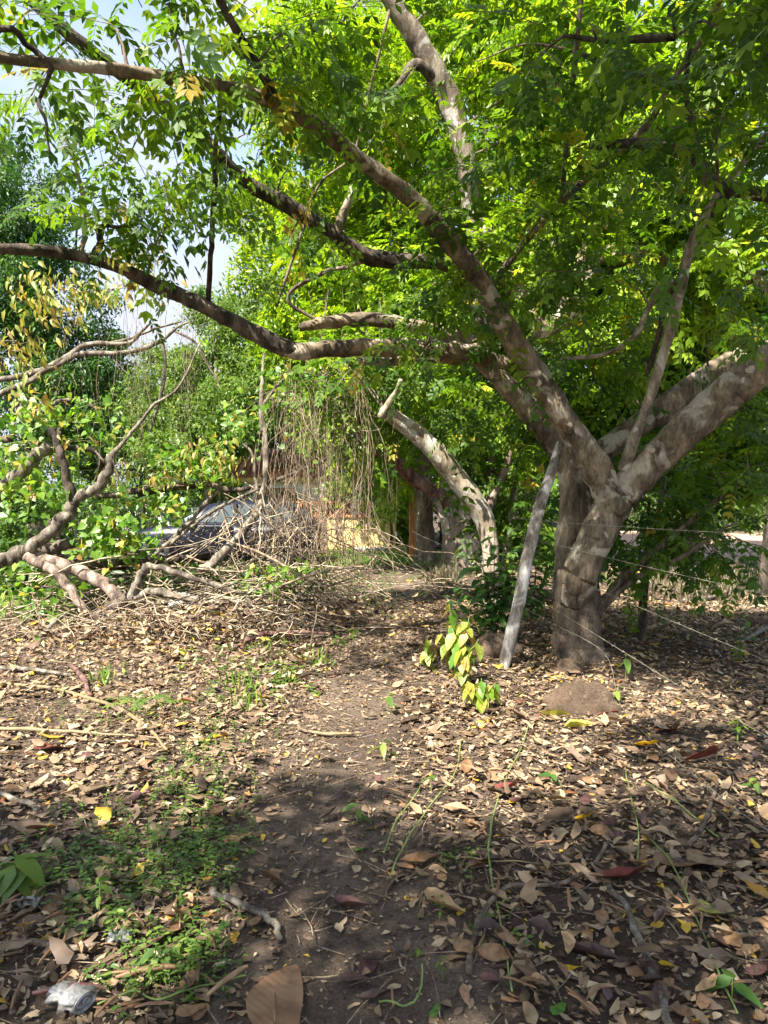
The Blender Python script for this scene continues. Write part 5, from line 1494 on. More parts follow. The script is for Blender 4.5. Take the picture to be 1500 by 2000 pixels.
for lb, mt, sp in [
    ('straight twig lying level near the left edge of the litter', 'wood_dead', [(-10, 1320, 6), (60, 1324, 7), (140, 1332, 5)]),
    ('curved peeled twig below the straight twig', 'bark_red', [(135, 1310, 7), (160, 1335, 9), (178, 1370, 7)]),
    ('long straw-coloured runner curving over the litter', 'straw', [(-20, 1342, 5), (120, 1358, 6), (220, 1392, 7), (280, 1430, 7), (326, 1478, 5)]),
    ('long dark twig lying level across the left litter', 'straw', [(-20, 1436, 6), (90, 1441, 7), (200, 1447, 5), (330, 1455, 3)]),
    ('bent peeled stick in the dark soil of the near path', 'wood_dead', [(415, 1752, 11), (450, 1770, 11), (505, 1792, 11), (535, 1808, 11), (548, 1838, 9)]),
    ('short pale stick on the sunlit path', 'straw', [(602, 1425, 5), (640, 1430, 7), (690, 1429, 5)]),
    ('long stick with a withered leaf at the lower right', 'wood_dead', [(1190, 1735, 8), (1232, 1800, 11), (1262, 1880, 12), (1284, 1950, 13), (1305, 2030, 13)]),
    ('looping brown vine stem in the near soil', 'twig', [(915, 1915, 10), (925, 1850, 9), (950, 1790, 9), (1000, 1745, 8), (1080, 1738, 7), (1150, 1700, 7), (1190, 1650, 6)]),
    ('dry upright twig leaning over the right litter', 'twig', [(1345, 1655, 8), (1370, 1620, 8), (1388, 1580, 7), (1402, 1538, 5)]),
    ('grey fallen stick beyond the wires at the right edge', 'wood_dead', [(1448, 1260, 6), (1480, 1242, 8), (1520, 1220, 8)]),
    ('long grey stick in the shade beyond the wires', 'wood_dead', [(1330, 1178, 6), (1400, 1168, 7), (1460, 1158, 6)]),
    ('thick twig across the shaded lower left litter', 'twig', [(-10, 1868, 8), (60, 1862, 9), (130, 1878, 9), (190, 1868, 7)]),
    ('pair-bent twig among the weeds at the left', 'twig', [(165, 1640, 6), (220, 1665, 8), (275, 1682, 7)]),
    ('grey stick lying flat among the left leaves', 'wood_dead', [(-10, 1558, 8), (50, 1580, 9), (75, 1596, 7)]),
]:
    p = np.array([G(x, y) for x, y, w in sp])
    r = np.array([w for *_, w in sp]) * .5 * np.linalg.norm(p - np.array([0, 0, CAMZ]), axis=1) / FPX
    p[:, 2] += r + .022
    mb = MB()
    tube(mb, p, r, 8, 6, .12, len(lb), .5)
    solo('fallen_twig', mb, mt, lb, 'twig', 'twigs on the ground')

# dry vine tangle hanging over the heap, and the brushwood beneath: beyond counting
rsV = np.random.default_rng(77)
mb = MB()


def strand(n, x0, x1, ytop, ybot, d0, d1, sway, K=9, r=(.0022, .005)):
    L = np.zeros((n, K, 3))
    for i in range(n):
        x, d = rsV.uniform(x0, x1), rsV.uniform(d0, d1)
        a, b = P(x, rsV.uniform(*ytop), d), P(x + rsV.normal(0, sway), rsV.uniform(*ybot), d + rsV.normal(0, .25))
        t = np.linspace(0, 1, K)[:, None]
        w = np.cumsum(rsV.normal(0, .035, (K, 3)), 0)
        w -= w[0] + (w[-1] - w[0]) * t
        L[i] = a * (1 - t) + b * t + w + np.sin(t * math.pi) * rsV.normal(0, .10, 3)
    L[..., 2] = np.maximum(L[..., 2], hgt(L[..., 0], L[..., 1]) + .01)
    thin_tubes(mb, L, rsV.uniform(r[0], r[1], n), rsV.uniform(r[0] * .6, r[1] * .6, n), 4)


strand(150, 540, 720, (700, 860), (900, 1190), 8.3, 9.4, 25)
strand(80, 500, 720, (850, 1000), (1020, 1200), 8.4, 9.4, 70)
strand(90, 560, 700, (720, 800), (760, 900), 8.3, 9.2, 60)
strand(50, 600, 760, (560, 760), (820, 1150), 8.6, 9.8, 15, 10, (.002, .004))
strand(40, 240, 420, (560, 700), (720, 950), 8.8, 9.8, 30, 9, (.0018, .0035))
strand(24, 80, 300, (620, 760), (850, 1000), 8.4, 9.2, 40, 9, (.0018, .003))
solo('dry_vine_tangle', mb, 'twig_dry', 'curtain of dry brown vines hanging over the heap', kind='stuff', origin=(0, 0, 0))
for tone, lab, f in (('twig_pale', 'bleached thin sticks tangled through the heap', 1.0), ('twig_dry', 'grey-brown brushwood of thin sticks filling the heap', .8), ('bark_dark', 'dark sticks lying in the heap', .45)):  # pale, brown and dark stick tones mixed for contrast
    mb = MB()
    strand(int(70 * f), 60, 700, (1090, 1210), (1110, 1235), 8.2, 9.3, 160, 7, (.003, .009))
    strand(int(90 * f), 280, 600, (1180, 1260), (1200, 1300), 6.9, 7.9, 110, 6, (.002, .006))
    strand(int(60 * f), 0, 320, (1150, 1240), (1200, 1290), 6.9, 8.0, 120, 6, (.002, .006))
    strand(int(60 * f), 420, 740, (960, 1090), (1060, 1200), 8.5, 9.4, 130, 7, (.003, .008))
    strand(int(12 * f), 240, 460, (990, 1080), (1040, 1110), 8.8, 9.3, 110, 6, (.002, .006))
    strand(int(30 * f), 120, 640, (1080, 1180), (1120, 1220), 8.3, 9.2, 170, 7, (.008, .016))
    strand(int(18 * f), 430, 600, (940, 1060), (1060, 1170), 8.6, 9.2, 120, 7, (.007, .013))
    strand(int(26 * f), 380, 660, (1120, 1210), (1190, 1260), 7.2, 8.2, 130, 6, (.005, .011))
    solo('brushwood', mb, tone, lab, kind='stuff', origin=(0, 0, 0))
# dead leaves heaped on the brushwood
mb = MB()
n = 3200
cx = np.array([(380, 1215, 7.7, 90, 26), (450, 1240, 7.3, 70, 22), (180, 1250, 7.3, 140, 20), (300, 1235, 7.6, 80, 20), (600, 1190, 8.0, 90, 30)])
k = rsV.integers(0, len(cx), n)
pos = np.array([P(cx[q, 0] + rsV.normal(0, cx[q, 3]), cx[q, 1] + rsV.normal(0, cx[q, 4]), cx[q, 2] + rsV.normal(0, .35)) for q in k])
pos[:, 2] = np.clip(pos[:, 2], hgt(pos[:, 0], pos[:, 1]) + .01, .30)
place(mb, T_BOAT, pos, rand_dirs(n, rsV) * [1, 1, .5], rand_dirs(n, rsV) + [0, 0, .8], rsV.uniform(.05, .13, n), rsV.uniform(.38, .96, n))
solo('dead_leaf_heap', mb, 'litter', 'pale curled dead leaves caught in the brushwood', kind='stuff', origin=(0, 0, 0))


# ------------------------------------------------------------------ climbers with leaves over the heap
HEART = heart_tpl()
HEART_ME = tpl_mesh('vine_leaf', HEART, .1)
WILT = leaf_tpl(.42, .0, .35, curl=.5)
WILT_ME = tpl_mesh('wilted_leaf', WILT, .1)


def climber(label, blobs, tpl, me, mat, size, n_parts, n_rest, seed, droop=.6, name='climbing_vine', stems=10, stem_mat='stem_green'):
    rs = np.random.default_rng(seed)
    wts = np.array([b[5] for b in blobs], float)
    wts /= wts.sum()
    n = n_parts + n_rest
    k = rs.choice(len(blobs), n, p=wts)
    B = np.array([b[:5] for b in blobs], float)
    pos = np.array([P(B[q, 0] + rs.normal(0, B[q, 3] * .55), B[q, 1] + rs.normal(0, B[q, 4] * .55), B[q, 2] + rs.normal(0, .22)) for q in k])
    pos[:, 2] = np.maximum(pos[:, 2], hgt(pos[:, 0], pos[:, 1]) + .04)
    ax = rand_dirs(n, rs)
    ax[:, 2] -= droop
    nr = rand_dirs(n, rs) * .7 + np.array([-.25, -.7, .7])
    s = size * rs.uniform(.55, 1.35, n)
    gz = pos[:, 2].min()
    root = thing(name, label, 'vine', (pos[:, 0].mean(), pos[:, 1].mean(), 0), 'climbers over the heap')
    mb = MB()
    for i in range(stems):
        q = rs.choice(n, 6, replace=False)
        b = int(k[q[0]])
        idx = np.where(k == b)[0]
        q = idx[rs.integers(0, len(idx), 5)]
        q = q[np.argsort(pos[q, 2])]
        tube(mb, pos[q], np.linspace(.006, .002, 5), 5, 6, 0, i, .8)
    put('stem_tangle', mb, stem_mat, root, kind='stuff')
    order = np.argsort(-s)
    for i in order[:n_parts]:
        leaf_obj('leaf', me, mat, root, pos[i], ax[i], nr[i], float(s[i]))
    fo = MB()
    rest = order[n_parts:]
    place(fo, tpl, pos[rest], ax[rest], nr[rest], s[rest], rs.random(len(rest)))
    if len(rest):
        put('foliage', fo, mat, root, kind='stuff')
    return root


climber('leafy green climber smothering the fallen limbs at the left', [(60, 830, 8.6, 70, 60, 2), (150, 800, 8.7, 70, 40, 1.2), (40, 960, 8.5, 60, 60, 1.5), (110, 950, 8.6, 60, 50, 1.5), (210, 1030, 8.6, 60, 50, 2.6), (170, 1060, 8.5, 50, 30, 1.2), (260, 1060, 8.7, 50, 40, 1.6), (30, 1150, 8.3, 60, 50, 1), (200, 860, 8.8, 60, 50, 1), (300, 980, 8.8, 40, 50, .8), (90, 1180, 8.2, 60, 40, .8)], HEART, HEART_ME, 'leaf_vine', .09, 240, 1100, 1)
climber('yellow-green climber draped over the level dark branch', [(380, 930, 8.9, 50, 40, 1.2), (330, 900, 8.9, 40, 40, 1), (420, 890, 9, 40, 40, 1), (345, 990, 8.8, 30, 30, .7), (470, 830, 9, 40, 60, 1), (560, 740, 8.9, 50, 50, .8), (640, 800, 8.8, 50, 40, .9), (600, 860, 8.8, 40, 40, .5), (520, 1150, 8.1, 60, 25, .5), (560, 1120, 8.2, 60, 20, .5)], HEART, HEART_ME, 'leaf_vine', .075, 160, 800, 2)
climber('wilting yellow climber hanging in sprays against the sky', [(60, 560, 8.4, 60, 50, 1.4), (120, 600, 8.5, 60, 40, 1.2), (40, 680, 8.4, 50, 50, 1.2), (180, 560, 8.6, 60, 30, .8), (260, 560, 8.6, 70, 30, .9), (60, 780, 8.4, 50, 40, .8), (270, 500, 8.8, 40, 40, .6), (120, 880, 8.5, 60, 30, .6)], WILT, WILT_ME, 'leaf_wilt', .12, 160, 420, 3, droop=1.2, stem_mat='twig')
climber('dying climber with hanging yellowish leaves above the car', [(400, 880, 8.7, 60, 25, 1), (330, 930, 8.7, 40, 20, .7), (440, 910, 8.8, 40, 30, .8), (240, 920, 8.7, 30, 40, .7)], WILT, WILT_ME, 'leaf_wilt', .11, 70, 120, 4, droop=1.3, stem_mat='twig')


# ------------------------------------------------------------------ shrubs, seedlings and weeds
T_OVAL = leaf_tpl(.40, .10, .22, n=4)
OVAL_ME = tpl_mesh('oval_leaf', T_OVAL, .1)
T_BROAD = leaf_tpl(.56, .10, .30, n=4)
BROAD_ME = tpl_mesh('broad_leaf', T_BROAD, .1)


def plant(name, label, base, stems, mat, me, size, seed, cat='plant', group=None, stem_mat='stem_green', droop=.25, sr=.006):
    """stems: list of (top offset vector, leaf count)"""
    rs = np.random.default_rng(seed)
    t = thing(name, label, cat, base, group)
    for off, nl in stems:
        off = np.array(off, float)
        a = np.asarray(base, float)
        b = a + off
        m = (a + b) / 2 + np.array([off[0] * -.18, off[1] * -.18, abs(off[2]) * .10])
        mb = MB()
        c, _ = tube(mb, np.array([a - (0, 0, .01), m, b]), [sr, sr * .7, sr * .35], 6, 5, 0, seed, .3)
        put('stem', mb, stem_mat, t)
        for i in range(nl):
            f = .30 + .70 * (i + 1) / nl
            q = c[min(int(f * (len(c) - 1)), len(c) - 1)]
            an = i * 2.4 + rs.uniform(-.5, .5)
            ax = np.array([math.cos(an), math.sin(an), rs.uniform(-.1, .5) - droop * 1.2])
            nr = np.array([-.3 * math.cos(an), -.3 * math.sin(an), 1]) + rs.normal(0, .2, 3)
            leaf_obj('leaf', me, mat, t, q, ax, nr, size * rs.uniform(.65, 1.2))
    return t


rs = np.random.default_rng(61)
b = P(965, 1262, 6.9)
b[2] = 0
plant('shrub', 'dark green leafy shrub between the leaning pole and the leaning trunk', b, [((x, y, z), n) for x, y, z, n in [(-.1, .1, .75, 18), (.12, .0, .9, 20), (-.35, .0, .62, 16), (-.5, -.1, .35, 12), (.25, .15, .7, 18), (.0, -.15, .5, 15), (-.2, .2, 1.05, 20), (.3, -.1, .42, 12), (.05, .3, 1.2, 20), (.38, .2, 1.0, 18), (-.62, .1, .55, 10), (-.15, -.2, .85, 18), (.15, -.25, .7, 16), (-.3, -.2, .9, 14)]], 'leaf_shrub', OVAL_ME, .20, 3, 'shrub', stem_mat='twig')
b = P(1040, 1250, 7.6)
b[2] = 0
plant('shrub', 'green shrub half hidden behind the leaning pole', b, [((x, y, z), n) for x, y, z, n in [(-.1, .1, 1.1, 18), (.15, .0, 1.3, 20), (-.3, .1, .9, 16), (.3, .1, .8, 16), (.05, -.1, .6, 15), (.2, .3, 1.5, 16), (-.2, -.1, 1.4, 16), (.0, .0, .4, 12)]], 'leaf_shrub', OVAL_ME, .19, 5, 'shrub', stem_mat='twig')
for lb, x, y, st_, sd, sz in [
    ('yellowing broad-leaved plant drooping left of the pole foot', 905, 1345, [((-.08, .1, .45), 9), ((.05, .05, .55), 9), ((-.02, -.02, .30), 8), ((.12, 0, .38), 7)], 1, .15),
    ('low yellowing plant with broad limp leaves before the pole', 940, 1385, [((.0, .0, .24), 7), ((.10, .02, .20), 6), ((-.10, 0, .22), 6)], 2, .14),
    ('tall thin yellowing plant behind the other yellow ones', 890, 1318, [((-.05, .1, .60), 10), ((.06, .05, .48), 9), ((-.12, .0, .36), 8)], 4, .14),
    ('small wilting plant standing alone left of the yellowing ones', 835, 1310, [((0, 0, .30), 7), ((.04, .03, .22), 5)], 3, .12)]:
    yp = plant('yellowing_plant', lb, G(x, y), [(o_, n_ + 5) for o_, n_ in st_], 'leaf_yellow', BROAD_ME, sz * .9, sd, group='yellowing plants by the pole', droop=.85)
    for i_, ch_ in enumerate(c_ for c_ in yp.children if c_.name.startswith('leaf')):
        if i_ % 3 == 1:
            ch_.material_slots[0].link = 'OBJECT'
            ch_.material_slots[0].material = M['leaf_vine']
SEED = [
    ('seedling with two drooping leaves on the sunlit path edge', 757, 1388, [((0, 0, .15), 4)], .14, 'leaf_weed'),
    ('pale seedling leaning in front of the path', 748, 1470, [((.0, 0, .12), 4)], .12, 'leaf_weed'),
    ('round-leaved seedling alone on the dark path soil', 697, 1600, [((0, 0, .10), 5)], .085, 'leaf_weed'),
    ('seedling with three dark leaves among right litter', 1078, 1530, [((0, 0, .08), 4)], .11, 'leaf_shrub'),
    ('tiny bright seedling below the pale one', 842, 1545, [((0, 0, .10), 3)], .06, 'leaf_weed'),
    ('narrow-leaved sprout right of the soil mound', 1195, 1378, [((.05, 0, .12), 4)], .11, 'leaf_weed'),
    ('upright sprout with long leaves beside the trunk foot', 1222, 1335, [((0, 0, .22), 4)], .15, 'leaf_weed'),
    ('leafy sprout at the front of the heap', 655, 1262, [((0, 0, .15), 6), ((.15, .05, .12), 5)], .11, 'leaf_weed'),
    ('heart-leaved sprout by the path, right of the heap', 690, 1245, [((0, 0, .16), 6)], .10, 'leaf_weed'),
    ('bright sprout at the left edge of the sunlit litter', 75, 1265, [((0, 0, .12), 5)], .11, 'leaf_vine'),
    ('small bushy sprout at the far right of the litter', 1440, 1450, [((0, 0, .15), 7), ((.05, .02, .10), 6)], .055, 'leaf_vine'),
    ('green sprout at the right edge of the litter', 1475, 1560, [((0, 0, .10), 5)], .07, 'leaf_weed'),
    ('dark glossy seedling at the lower right', 1430, 1955, [((0, 0, .07), 5)], .085, 'leaf_deep'),
    ('broad serrate-leaved weed at the left edge', 30, 1740, [((0, 0, .16), 6), ((.06, .03, .12), 5), ((-.08, 0, .12), 5)], .15, 'leaf_weed'),
    ('small upright weed in the lower left leaves', 195, 1790, [((0, 0, .12), 7)], .07, 'leaf_weed'),
    ('weed sprig by the lower left crushed can', 305, 1905, [((0, 0, .10), 6), ((.05, 0, .08), 5)], .065, 'leaf_weed'),
]
for i, (lb, x, y, st_, sz, mt) in enumerate(SEED):
    plant('seedling', lb, G(x, y), st_, mt, OVAL_ME, sz, 100 + i, group='seedlings in the litter', droop=.35, sr=.003)
# pinnate seedling on the sunny left
b = G(285, 1400)
ps_ = thing('fern_like_seedling', 'seedling with feathery paired leaflets on the sunny left litter', 'plant', b)
mb = MB()
tube(mb, np.array([b, b + (.02, 0, .07), b + (.03, 0, .14)]), [.004, .003, .002], 5, 4)
put('stem', mb, 'stem_green', ps_)
FERN = tpl_mesh('feathery_leaf', pinnate_tpl(7, .24, .4, .3, 2, 9), .2)
for i in range(7):
    a = i * 0.9 + .3
    leaf_obj('leaf', FERN, 'leaf_weed', ps_, b + (.03 * math.cos(a), .03 * math.sin(a), .06 + .012 * i), np.array([math.cos(a), math.sin(a), .3]), np.array([0, 0, 1.0]), .24)

# low weeds: whorls of small leaves, beyond counting
rsW = np.random.default_rng(88)
mb, sb = MB(), MB()
WEEDS = [(370, 1560, 75, 55, 90), (420, 1640, 60, 50, 60), (250, 1660, 100, 60, 90), (130, 1700, 90, 70, 80), (330, 1740, 90, 60, 60), (390, 1680, 60, 40, 60), (300, 1900, 70, 60, 60), (370, 1870, 60, 60, 60), (210, 1800, 70, 60, 50), (470, 1340, 70, 50, 50), (480, 1250, 90, 30, 40), (400, 1480, 40, 40, 30), (420, 1430, 60, 50, 30), (560, 1320, 50, 30, 20),
         (720, 1175, 40, 25, 40), (650, 1110, 80, 25, 60), (760, 1120, 60, 20, 40), (540, 1230, 60, 15, 30), (100, 1420, 90, 50, 14), (230, 1420, 90, 50, 20), (1330, 1170, 120, 30, 30), (950, 1180, 40, 30, 40), (860, 1110, 50, 20, 40), (430, 1165, 90, 20, 30), (20, 1180, 60, 40, 60), (620, 1090, 90, 18, 90), (690, 1140, 60, 22, 60), (560, 1180, 90, 25, 50), (300, 1150, 120, 30, 70), (120, 1200, 100, 25, 60), (880, 1690, 60, 40, 6), (940, 1820, 90, 60, 8)]
for x, y, sx, sy, n in WEEDS:
    for i in range(int(n * 1.25)):
        b = G(x + rsW.normal(0, sx * .75), max(y + rsW.normal(0, sy * .6), 1075))
        h = rsW.uniform(.02, .09)
        top = b + np.array([rsW.normal(0, .02), rsW.normal(0, .02), h])
        k = rsW.integers(4, 8)
        a = rsW.random() * 6.28 + np.arange(k) * 2.4
        f = np.linspace(.35, 1, k)
        pos = b + (top - b) * f[:, None]
        far = .62 if b[1] < 5 else 1.3
        place(mb, T_OVAL if b[1] < 4 else quad_tpl(.5), pos, np.stack([np.cos(a), np.sin(a), np.full(k, .15)], 1), np.tile([0, 0, 1.0], (k, 1)) + rsW.normal(0, .25, (k, 3)), far * rsW.uniform(.022, .055, k), rsW.random(k))
        sb.add(np.array([b - (.001, 0, 0), b + (.001, 0, 0), top]), [(0, 1, 2)], None)
solo('weeds', mb, 'leaf_weed', 'low green weeds spreading over the litter', kind='stuff', origin=(0, 0, 0))
solo('weed_stems', sb, 'stem_green', 'thin stems of the low weeds', kind='stuff', origin=(0, 0, 0))

# grass: short blades on the lawn, dry tuft beyond the wires, thin tufts by the path
def blades(mb, pts, h0, h1, rs, w=.06):
    n = len(pts)
    a = rs.random(n) * 6.28
    ax = np.stack([np.cos(a) * .7, np.sin(a) * .7, np.ones(n)], 1) + rs.normal(0, .35, (n, 3))
    t = quad_tpl(w, .05, .35)
    place(mb, t, pts, ax, np.stack([np.cos(a), np.sin(a), -.3 * np.ones(n)], 1), rs.uniform(h0, h1, n), rs.random(n))


mb = MB()
n = 14000
q = rsW.random((n, 2))
gx_, gy_ = -8 + q[:, 0] * 9.4, 14.6 + q[:, 1] * 6.5
blades(mb, np.stack([gx_, gy_, np.full(n, .05)], 1), .05, .13, rsW)
q = np.array([G(x + rsW.normal(0, 16), y + rsW.normal(0, 8)) for x, y in [(510, 1265), (470, 1345), (560, 1325), (210, 1335), (620, 1290), (700, 1180), (740, 1150), (480, 1380)] for _ in range(45)])
blades(mb, q, .04, .13, rsW, .03)
solo('grass', mb, 'grass', 'short green grass on the lawn and beside the path', kind='stuff', origin=(0, 0, 0))
mb = MB()
n = 1700
q = np.array([P(x, 975, d) for x, d in zip(rsW.normal(1440, 90, n), rsW.normal(12.0, 1.2, n))])
q[:, 2] = 0
blades(mb, q, .08, .30, rsW, .02)
q = np.array([P(x, 975, d) for x, d in zip(rsW.normal(870, 14, 500), rsW.normal(12.5, .6, 500))])
q[:, 2] = 0
blades(mb, q, .06, .26, rsW, .02)
solo('dry_grass', mb, 'grass_dry', 'dry brownish grass beyond the wires and by the tall trunk', kind='stuff', origin=(0, 0, 0))

# green runner stems trailing over the near litter
RUN = [
    ('green runner stem trailing down the middle of the near litter', [(960, 1600), (955, 1700), (975, 1800), (990, 1880), (1000, 1960)]),
    ('green runner curving up from the middle toward the mound', [(950, 1690), (965, 1600), (985, 1530), (1015, 1470), (1035, 1420)]),
    ('upright green runner right of the yellow leaf', [(1245, 1700), (1245, 1620), (1230, 1550), (1222, 1500)]),
    ('green runner slanting across the right litter', [(1260, 1535), (1310, 1570), (1360, 1600), (1405, 1635)]),
    ('long green runner along the lower right corner', [(1270, 1640), (1310, 1700), (1360, 1800), (1400, 1900), (1440, 2010)]),
    ('dark green runner left of the middle one', [(760, 1720), (790, 1660), (840, 1580), (890, 1510), (900, 1450)]),
    ('runner beside the dark green one on bare soil', [(750, 1670), (770, 1620), (810, 1560), (830, 1520)]),
    ('looped green stem at the bottom edge', [(740, 1960), (770, 1975), (805, 1965), (822, 1930), (825, 1900)]),
    ('pale runner lying level below the yellow leaf', [(900, 1690), (1000, 1700), (1090, 1690), (1190, 1686)]),
    ('green grass-like stem arching over the lower left leaves', [(190, 1985), (260, 1962), (310, 1965), (400, 1930), (480, 1920)]),
]
for lb, sp in RUN:
    p = np.array([G(x, y) for x, y in sp])
    p[:, 2] += .03 + .012 * np.sin(np.arange(len(p)) * 1.9)
    mb = MB()
    tube(mb, p, np.full(len(p), .0032), 6, 7, .05, len(lb), .9)
    solo('runner_stem', mb, 'stem_green' if 'pale' not in lb else 'straw', lb, 'stem', 'runner stems on the near litter')

# ------------------------------------------------------------------ fallen leaves one can pick out
BIG_ME = {k: tpl_mesh('fallen_leaf_' + k, t, .0) for k, t in (('flat', T_BIG), ('boat', T_BIGB), ('curl', T_CURL), ('arch', T_ARCH), ('roll', T_ROLL), ('hero', T_HERO))}


def fleaf(x, y, lpx, ang, mat, shape, label, group=None, tilt=0.0, lift=.02, p=None, size=None):
    c = G(x, y) if p is None else p
    size = lpx * np.linalg.norm(c - np.array([0, 0, CAMZ])) / FPX if size is None else size
    u = np.array([math.cos(ang), math.sin(ang), tilt])
    n_ = np.array([random.gauss(0, .12), random.gauss(0, .12), 1.0])
    q = c - norm(u) * size * .5 + np.array([0, 0, lift + abs(tilt) * size * .5 + (size * .09 if shape == 'roll' else 0)])
    o = leaf_obj('fallen_leaf', BIG_ME[shape], mat, None, q, u, n_, size)
    return tag(o, label, 'leaf', group)


HERO = [
    (562, 1958, 190, 1.55, 'dry_pink', 'hero', 'biggest oval pinkish-brown leaf lying flat at the bottom edge'),
    (872, 1772, 95, -.9, 'dry_tan', 'boat', 'pale tan folded leaf on bare soil right of the middle'),
    (1338, 1692, 110, .1, 'dry_brown', 'flat', 'wide brown diamond-shaped leaf at the right'),
    (1440, 1684, 95, .35, 'dry_brown', 'flat', 'brown pointed leaf beside the wide diamond-shaped one'),
    (688, 1762, 75, -.5, 'dry_purple', 'boat', 'dull purplish curled leaf left of the pale tan one'),
    (825, 1682, 80, .2, 'dry_brown', 'boat', 'brown folded leaf above the pale tan one'),
    (935, 1698, 42, .2, 'dry_yellow', 'flat', 'bright yellow leaf in the middle of the near soil'),
    (1398, 1787, 70, -.3, 'dry_lime', 'flat', 'pale lime-yellow leaf at the lower right'),
    (1262, 1457, 46, .1, 'dry_yellow', 'boat', 'yellow leaf on the litter below the soil mound'),
    (1122, 1906, 40, .1, 'dry_yellow', 'flat', 'yellow leaf nearest the bottom, right of the middle'),
    (1308, 1893, 34, -.4, 'dry_yellow', 'flat', 'small yellow leaf by the long stick at the bottom right'),
    (1260, 1630, 30, 1.3, 'dry_yellow', 'flat', 'small upright yellow leaf on the right litter'),
    (1006, 1564, 30, .6, 'dry_yellow', 'flat', 'small orange-yellow leaf in the dappled middle'),
    (1140, 1598, 40, .3, 'dry_yellow', 'boat', 'yellow folded leaf among brown ones right of the middle'),
    (988, 1541, 56, .1, 'dry_red', 'boat', 'red-brown leaf above the small orange-yellow one'),
    (1217, 1712, 85, .1, 'dry_red', 'boat', 'dark red leaf by the withered stick'),
    (1372, 1492, 70, .15, 'dry_red', 'boat', 'dark red leaf at the right under the wires'),
    (1302, 1432, 46, .2, 'dry_red', 'flat', 'maroon leaf right of the soil mound'),
    (108, 1470, 70, .2, 'dry_red', 'flat', 'red-brown leaf on the left litter under the long twig'),
    (465, 1637, 55, .7, 'dry_peach', 'flat', 'peach-coloured leaf at the edge of the weeds'),
    (312, 1852, 95, .6, 'dry_purple', 'flat', 'large purple-brown leaf in the lower left weeds'),
    (78, 1628, 60, -.4, 'dry_brown', 'boat', 'olive-brown leaf above the left weed clump'),
    (540, 1722, 70, -1.1, 'dry_brown', 'boat', 'brown folded leaf by the peeled stick'),
    (365, 1800, 70, -1.0, 'dry_pink', 'boat', 'pinkish-brown curled leaf right of the left weeds'),
    (432, 1443, 36, .3, 'dry_yellow', 'flat', 'yellow leaf on the sunlit litter left of the path'),
    (342, 1296, 36, .2, 'dry_tan', 'flat', 'round tan leaf in full sun before the heap'),
    (297, 1272, 46, -1.2, 'dry_tan', 'arch', 'tan leaf standing on edge before the heap'),
    (1130, 1432, 56, .1, 'dry_lime', 'curl', 'curled lime-green leaf before the soil mound'),
    (1083, 1408, 56, -.4, 'dry_lime', 'boat', 'long lime-yellow leaf left of the soil mound'),
    (1188, 1402, 40, .2, 'dry_red', 'roll', 'brick-red rolled leaf at the foot of the soil mound'),
    (445, 1930, 80, .9, 'dry_tan', 'roll', 'tan rolled leaf left of the biggest leaf'),
    (285, 1930, 90, .1, 'dry_brown', 'roll', 'long brown leaf rolled into a tube at the lower left'),
    (130, 1962, 95, .15, 'dry_purple', 'roll', 'long rolled purplish-brown leaf above the crushed can'),
    (1030, 1905, 70, -1.2, 'dry_brown', 'flat', 'brown leaf standing by the bottom yellow leaf'),
    (705, 1655, 30, .9, 'dry_green', 'flat', 'small fallen green leaf on the dark soil'),
    (1090, 1985, 40, .9, 'dry_green', 'flat', 'small green leaf at the bottom edge right of the middle'),
    (850, 1975, 36, 1.3, 'dry_green', 'flat', 'grey-green round leaf at the bottom right of the biggest leaf'),
    (735, 1945, 60, .1, 'dry_dark', 'boat', 'blackish crumpled leaf right of the biggest leaf'),
    (1160, 1890, 80, -.6, 'dry_dark', 'curl', 'dark grey twisted leaf near the bottom right'),
]
for h in HERO:
    fleaf(*h, tilt=random.uniform(-.1, .15))
rsF = np.random.default_rng(14)
KINDS = [('dry_brown', 'flat', 'flat mid-brown leaf', 'flat brown leaves'), ('dry_tan', 'boat', 'folded tan leaf', 'folded tan leaves'), ('dry_brown', 'roll', 'tube-rolled brown leaf', 'rolled brown leaves'),
         ('dry_dark', 'boat', 'blackish folded leaf', 'blackish folded leaves'), ('dry_pink', 'arch', 'pinkish-brown arched leaf', 'pinkish arched leaves'), ('dry_pink', 'roll', 'tube-rolled pinkish leaf', 'rolled pinkish leaves'), ('dry_purple', 'flat', 'flat purplish leaf', 'purplish flat leaves'), ('litter_near', 'curl', 'tightly curled leaf', 'curled brownish leaves')]
picked = []
while len(picked) < 258:
    x, y = rsF.uniform(-20, 1520), rsF.uniform(1480, 2010)
    c = G(x, y)
    if abs(c[0] - path_x(c[1])) < path_w(c[1]) * .8 and rsF.random() < .75:
        continue
    left = x < 420 and y > 1780
    k = int(rsF.choice(len(KINDS), p=[.2, .14, .10, .16, .15, .05, .1, .10])) if not left else int(rsF.choice([2, 2, 5, 1, 0, 7]))
    zone = ('by the crushed can' if left else 'in the left litter' if x < 420 else 'along the path' if x < 800 else 'in the middle litter' if x < 1150 else 'under the wires')
    picked.append((y, k, zone, c, float(rsF.uniform(.05, .115)), rsF.uniform(0, 6.28)))
picked.sort(key=lambda q: -q[0])
NTH = ['lowest', 'second lowest', 'third lowest', 'fourth lowest', 'fifth lowest', 'sixth lowest', 'seventh lowest', 'eighth lowest', 'ninth lowest', 'tenth lowest', 'eleventh lowest', 'twelfth lowest', 'thirteenth lowest', 'fourteenth lowest', 'fifteenth lowest', 'sixteenth lowest', 'seventeenth lowest', 'eighteenth lowest', 'nineteenth lowest', 'twentieth lowest', 'uppermost']
seen = {}
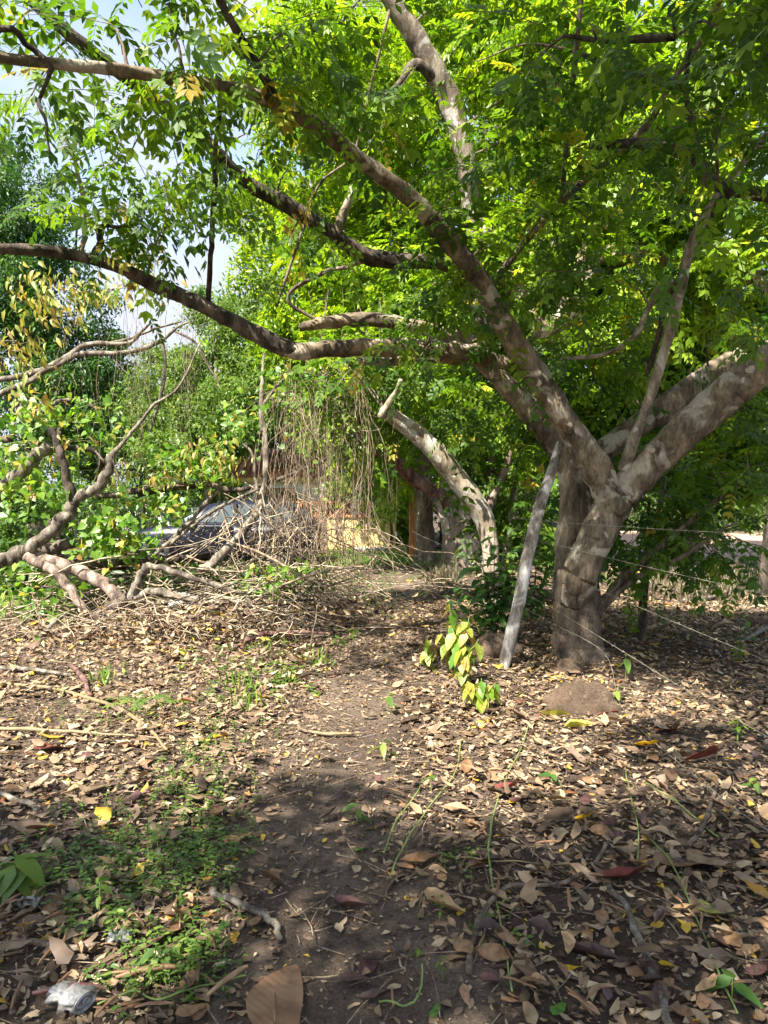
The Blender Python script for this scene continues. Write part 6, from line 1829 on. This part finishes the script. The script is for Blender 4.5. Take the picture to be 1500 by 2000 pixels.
for y, k, zone, c, sz, an in picked:
    mt, sh, lb, gp = KINDS[k]
    q = seen[(k, zone)] = seen.get((k, zone), -1) + 1
    fleaf(0, 0, 0, an, mt, sh, NTH[min(q, 20)] + ' ' + lb + ' ' + zone, gp, tilt=rsF.normal(.03, .12), lift=.018 + rsF.random() * .02, p=c, size=sz)

# ------------------------------------------------------------------ litter left by people
cb = G(152, 1992)
can = thing('crushed_can', 'crushed silver drink can among dry leaves in the corner', 'can', cb)
rsC = np.random.default_rng(4)
mb = MB()
u = norm(np.array([.85, -.45, .10]))
v = norm(np.cross([0, 0, 1.0], u))
w = np.cross(u, v)
c0 = cb + np.array([-.02, .02, .045])
rings = [(-.085, .018), (-.078, .027), (-.06, .033), (-.035, .026), (-.012, .034), (.012, .029), (.03, .034), (.042, .030), (.046, .033)]
V = []
for i, (t_, r_) in enumerate(rings):
    for j in range(24):
        a = j / 24 * 6.2832
        k_ = 1 + (.26 * math.sin(3 * a + i * 2.4) + .2 * math.sin(5 * a - i * 2.9) + .12 * math.sin(8 * a + i)) * (1 if i < 7 else .2)
        V.append(c0 + u * t_ + (v * math.cos(a) * 1.2 + w * math.sin(a) * .7) * r_ * k_)
Q = [(i * 24 + j, (i + 1) * 24 + j, (i + 1) * 24 + (j + 1) % 24, i * 24 + (j + 1) % 24) for i in range(len(rings) - 1) for j in range(24)]
mb.add(V, None, Q)
put('body', mb, 'tin', can)
mb = MB()
prof = [(.033, .046), (.034, .050), (.031, .050), (.029, .044), (.022, .043), (.021, .046), (.018, .046), (.017, .043), (.001, .043)]
V = [c0 + u * t_ + (v * math.cos(j / 24 * 6.2832) * 1.2 + w * math.sin(j / 24 * 6.2832) * .7) * r_ for r_, t_ in prof for j in range(24)]
Q = [(i * 24 + j, (i + 1) * 24 + j, (i + 1) * 24 + (j + 1) % 24, i * 24 + (j + 1) % 24) for i in range(len(prof) - 1) for j in range(24)]
mb.add(V, None, Q)
lid = put('lid', mb, 'tin', can)
mb = MB()
ring = [c0 + u * .047 + v * (.004 + .009 * math.cos(a)) + w * .007 * math.sin(a) for a in np.linspace(0, 6.2832, 14)]
tube(mb, np.array(ring), np.full(14, .0022), 6, 2)
link('pull_tab', mb.mesh('pull_tab', True, can.location), 'tin', lid)


def foil(label, x, y, s, seed):
    c = G(x, y)
    rs = np.random.default_rng(seed)
    g = np.linspace(-1, 1, 8)
    GX, GY = np.meshgrid(g, g)
    mb = MB()
    grid_mesh(mb, c[0] + GX * s + rs.normal(0, s * .06, GX.shape), c[1] + GY * s * .7 + rs.normal(0, s * .06, GX.shape), c[2] + .03 + rs.random(GX.shape) * s * .7)
    solo('crumpled_foil', mb, 'paper', label, 'litter', smooth=False)


foil('crumpled silvery wrapper in the lower left leaves', 235, 1858, .035, 1)
foil('dirty pale scrap half hidden under the left weeds', 55, 1785, .035, 2)
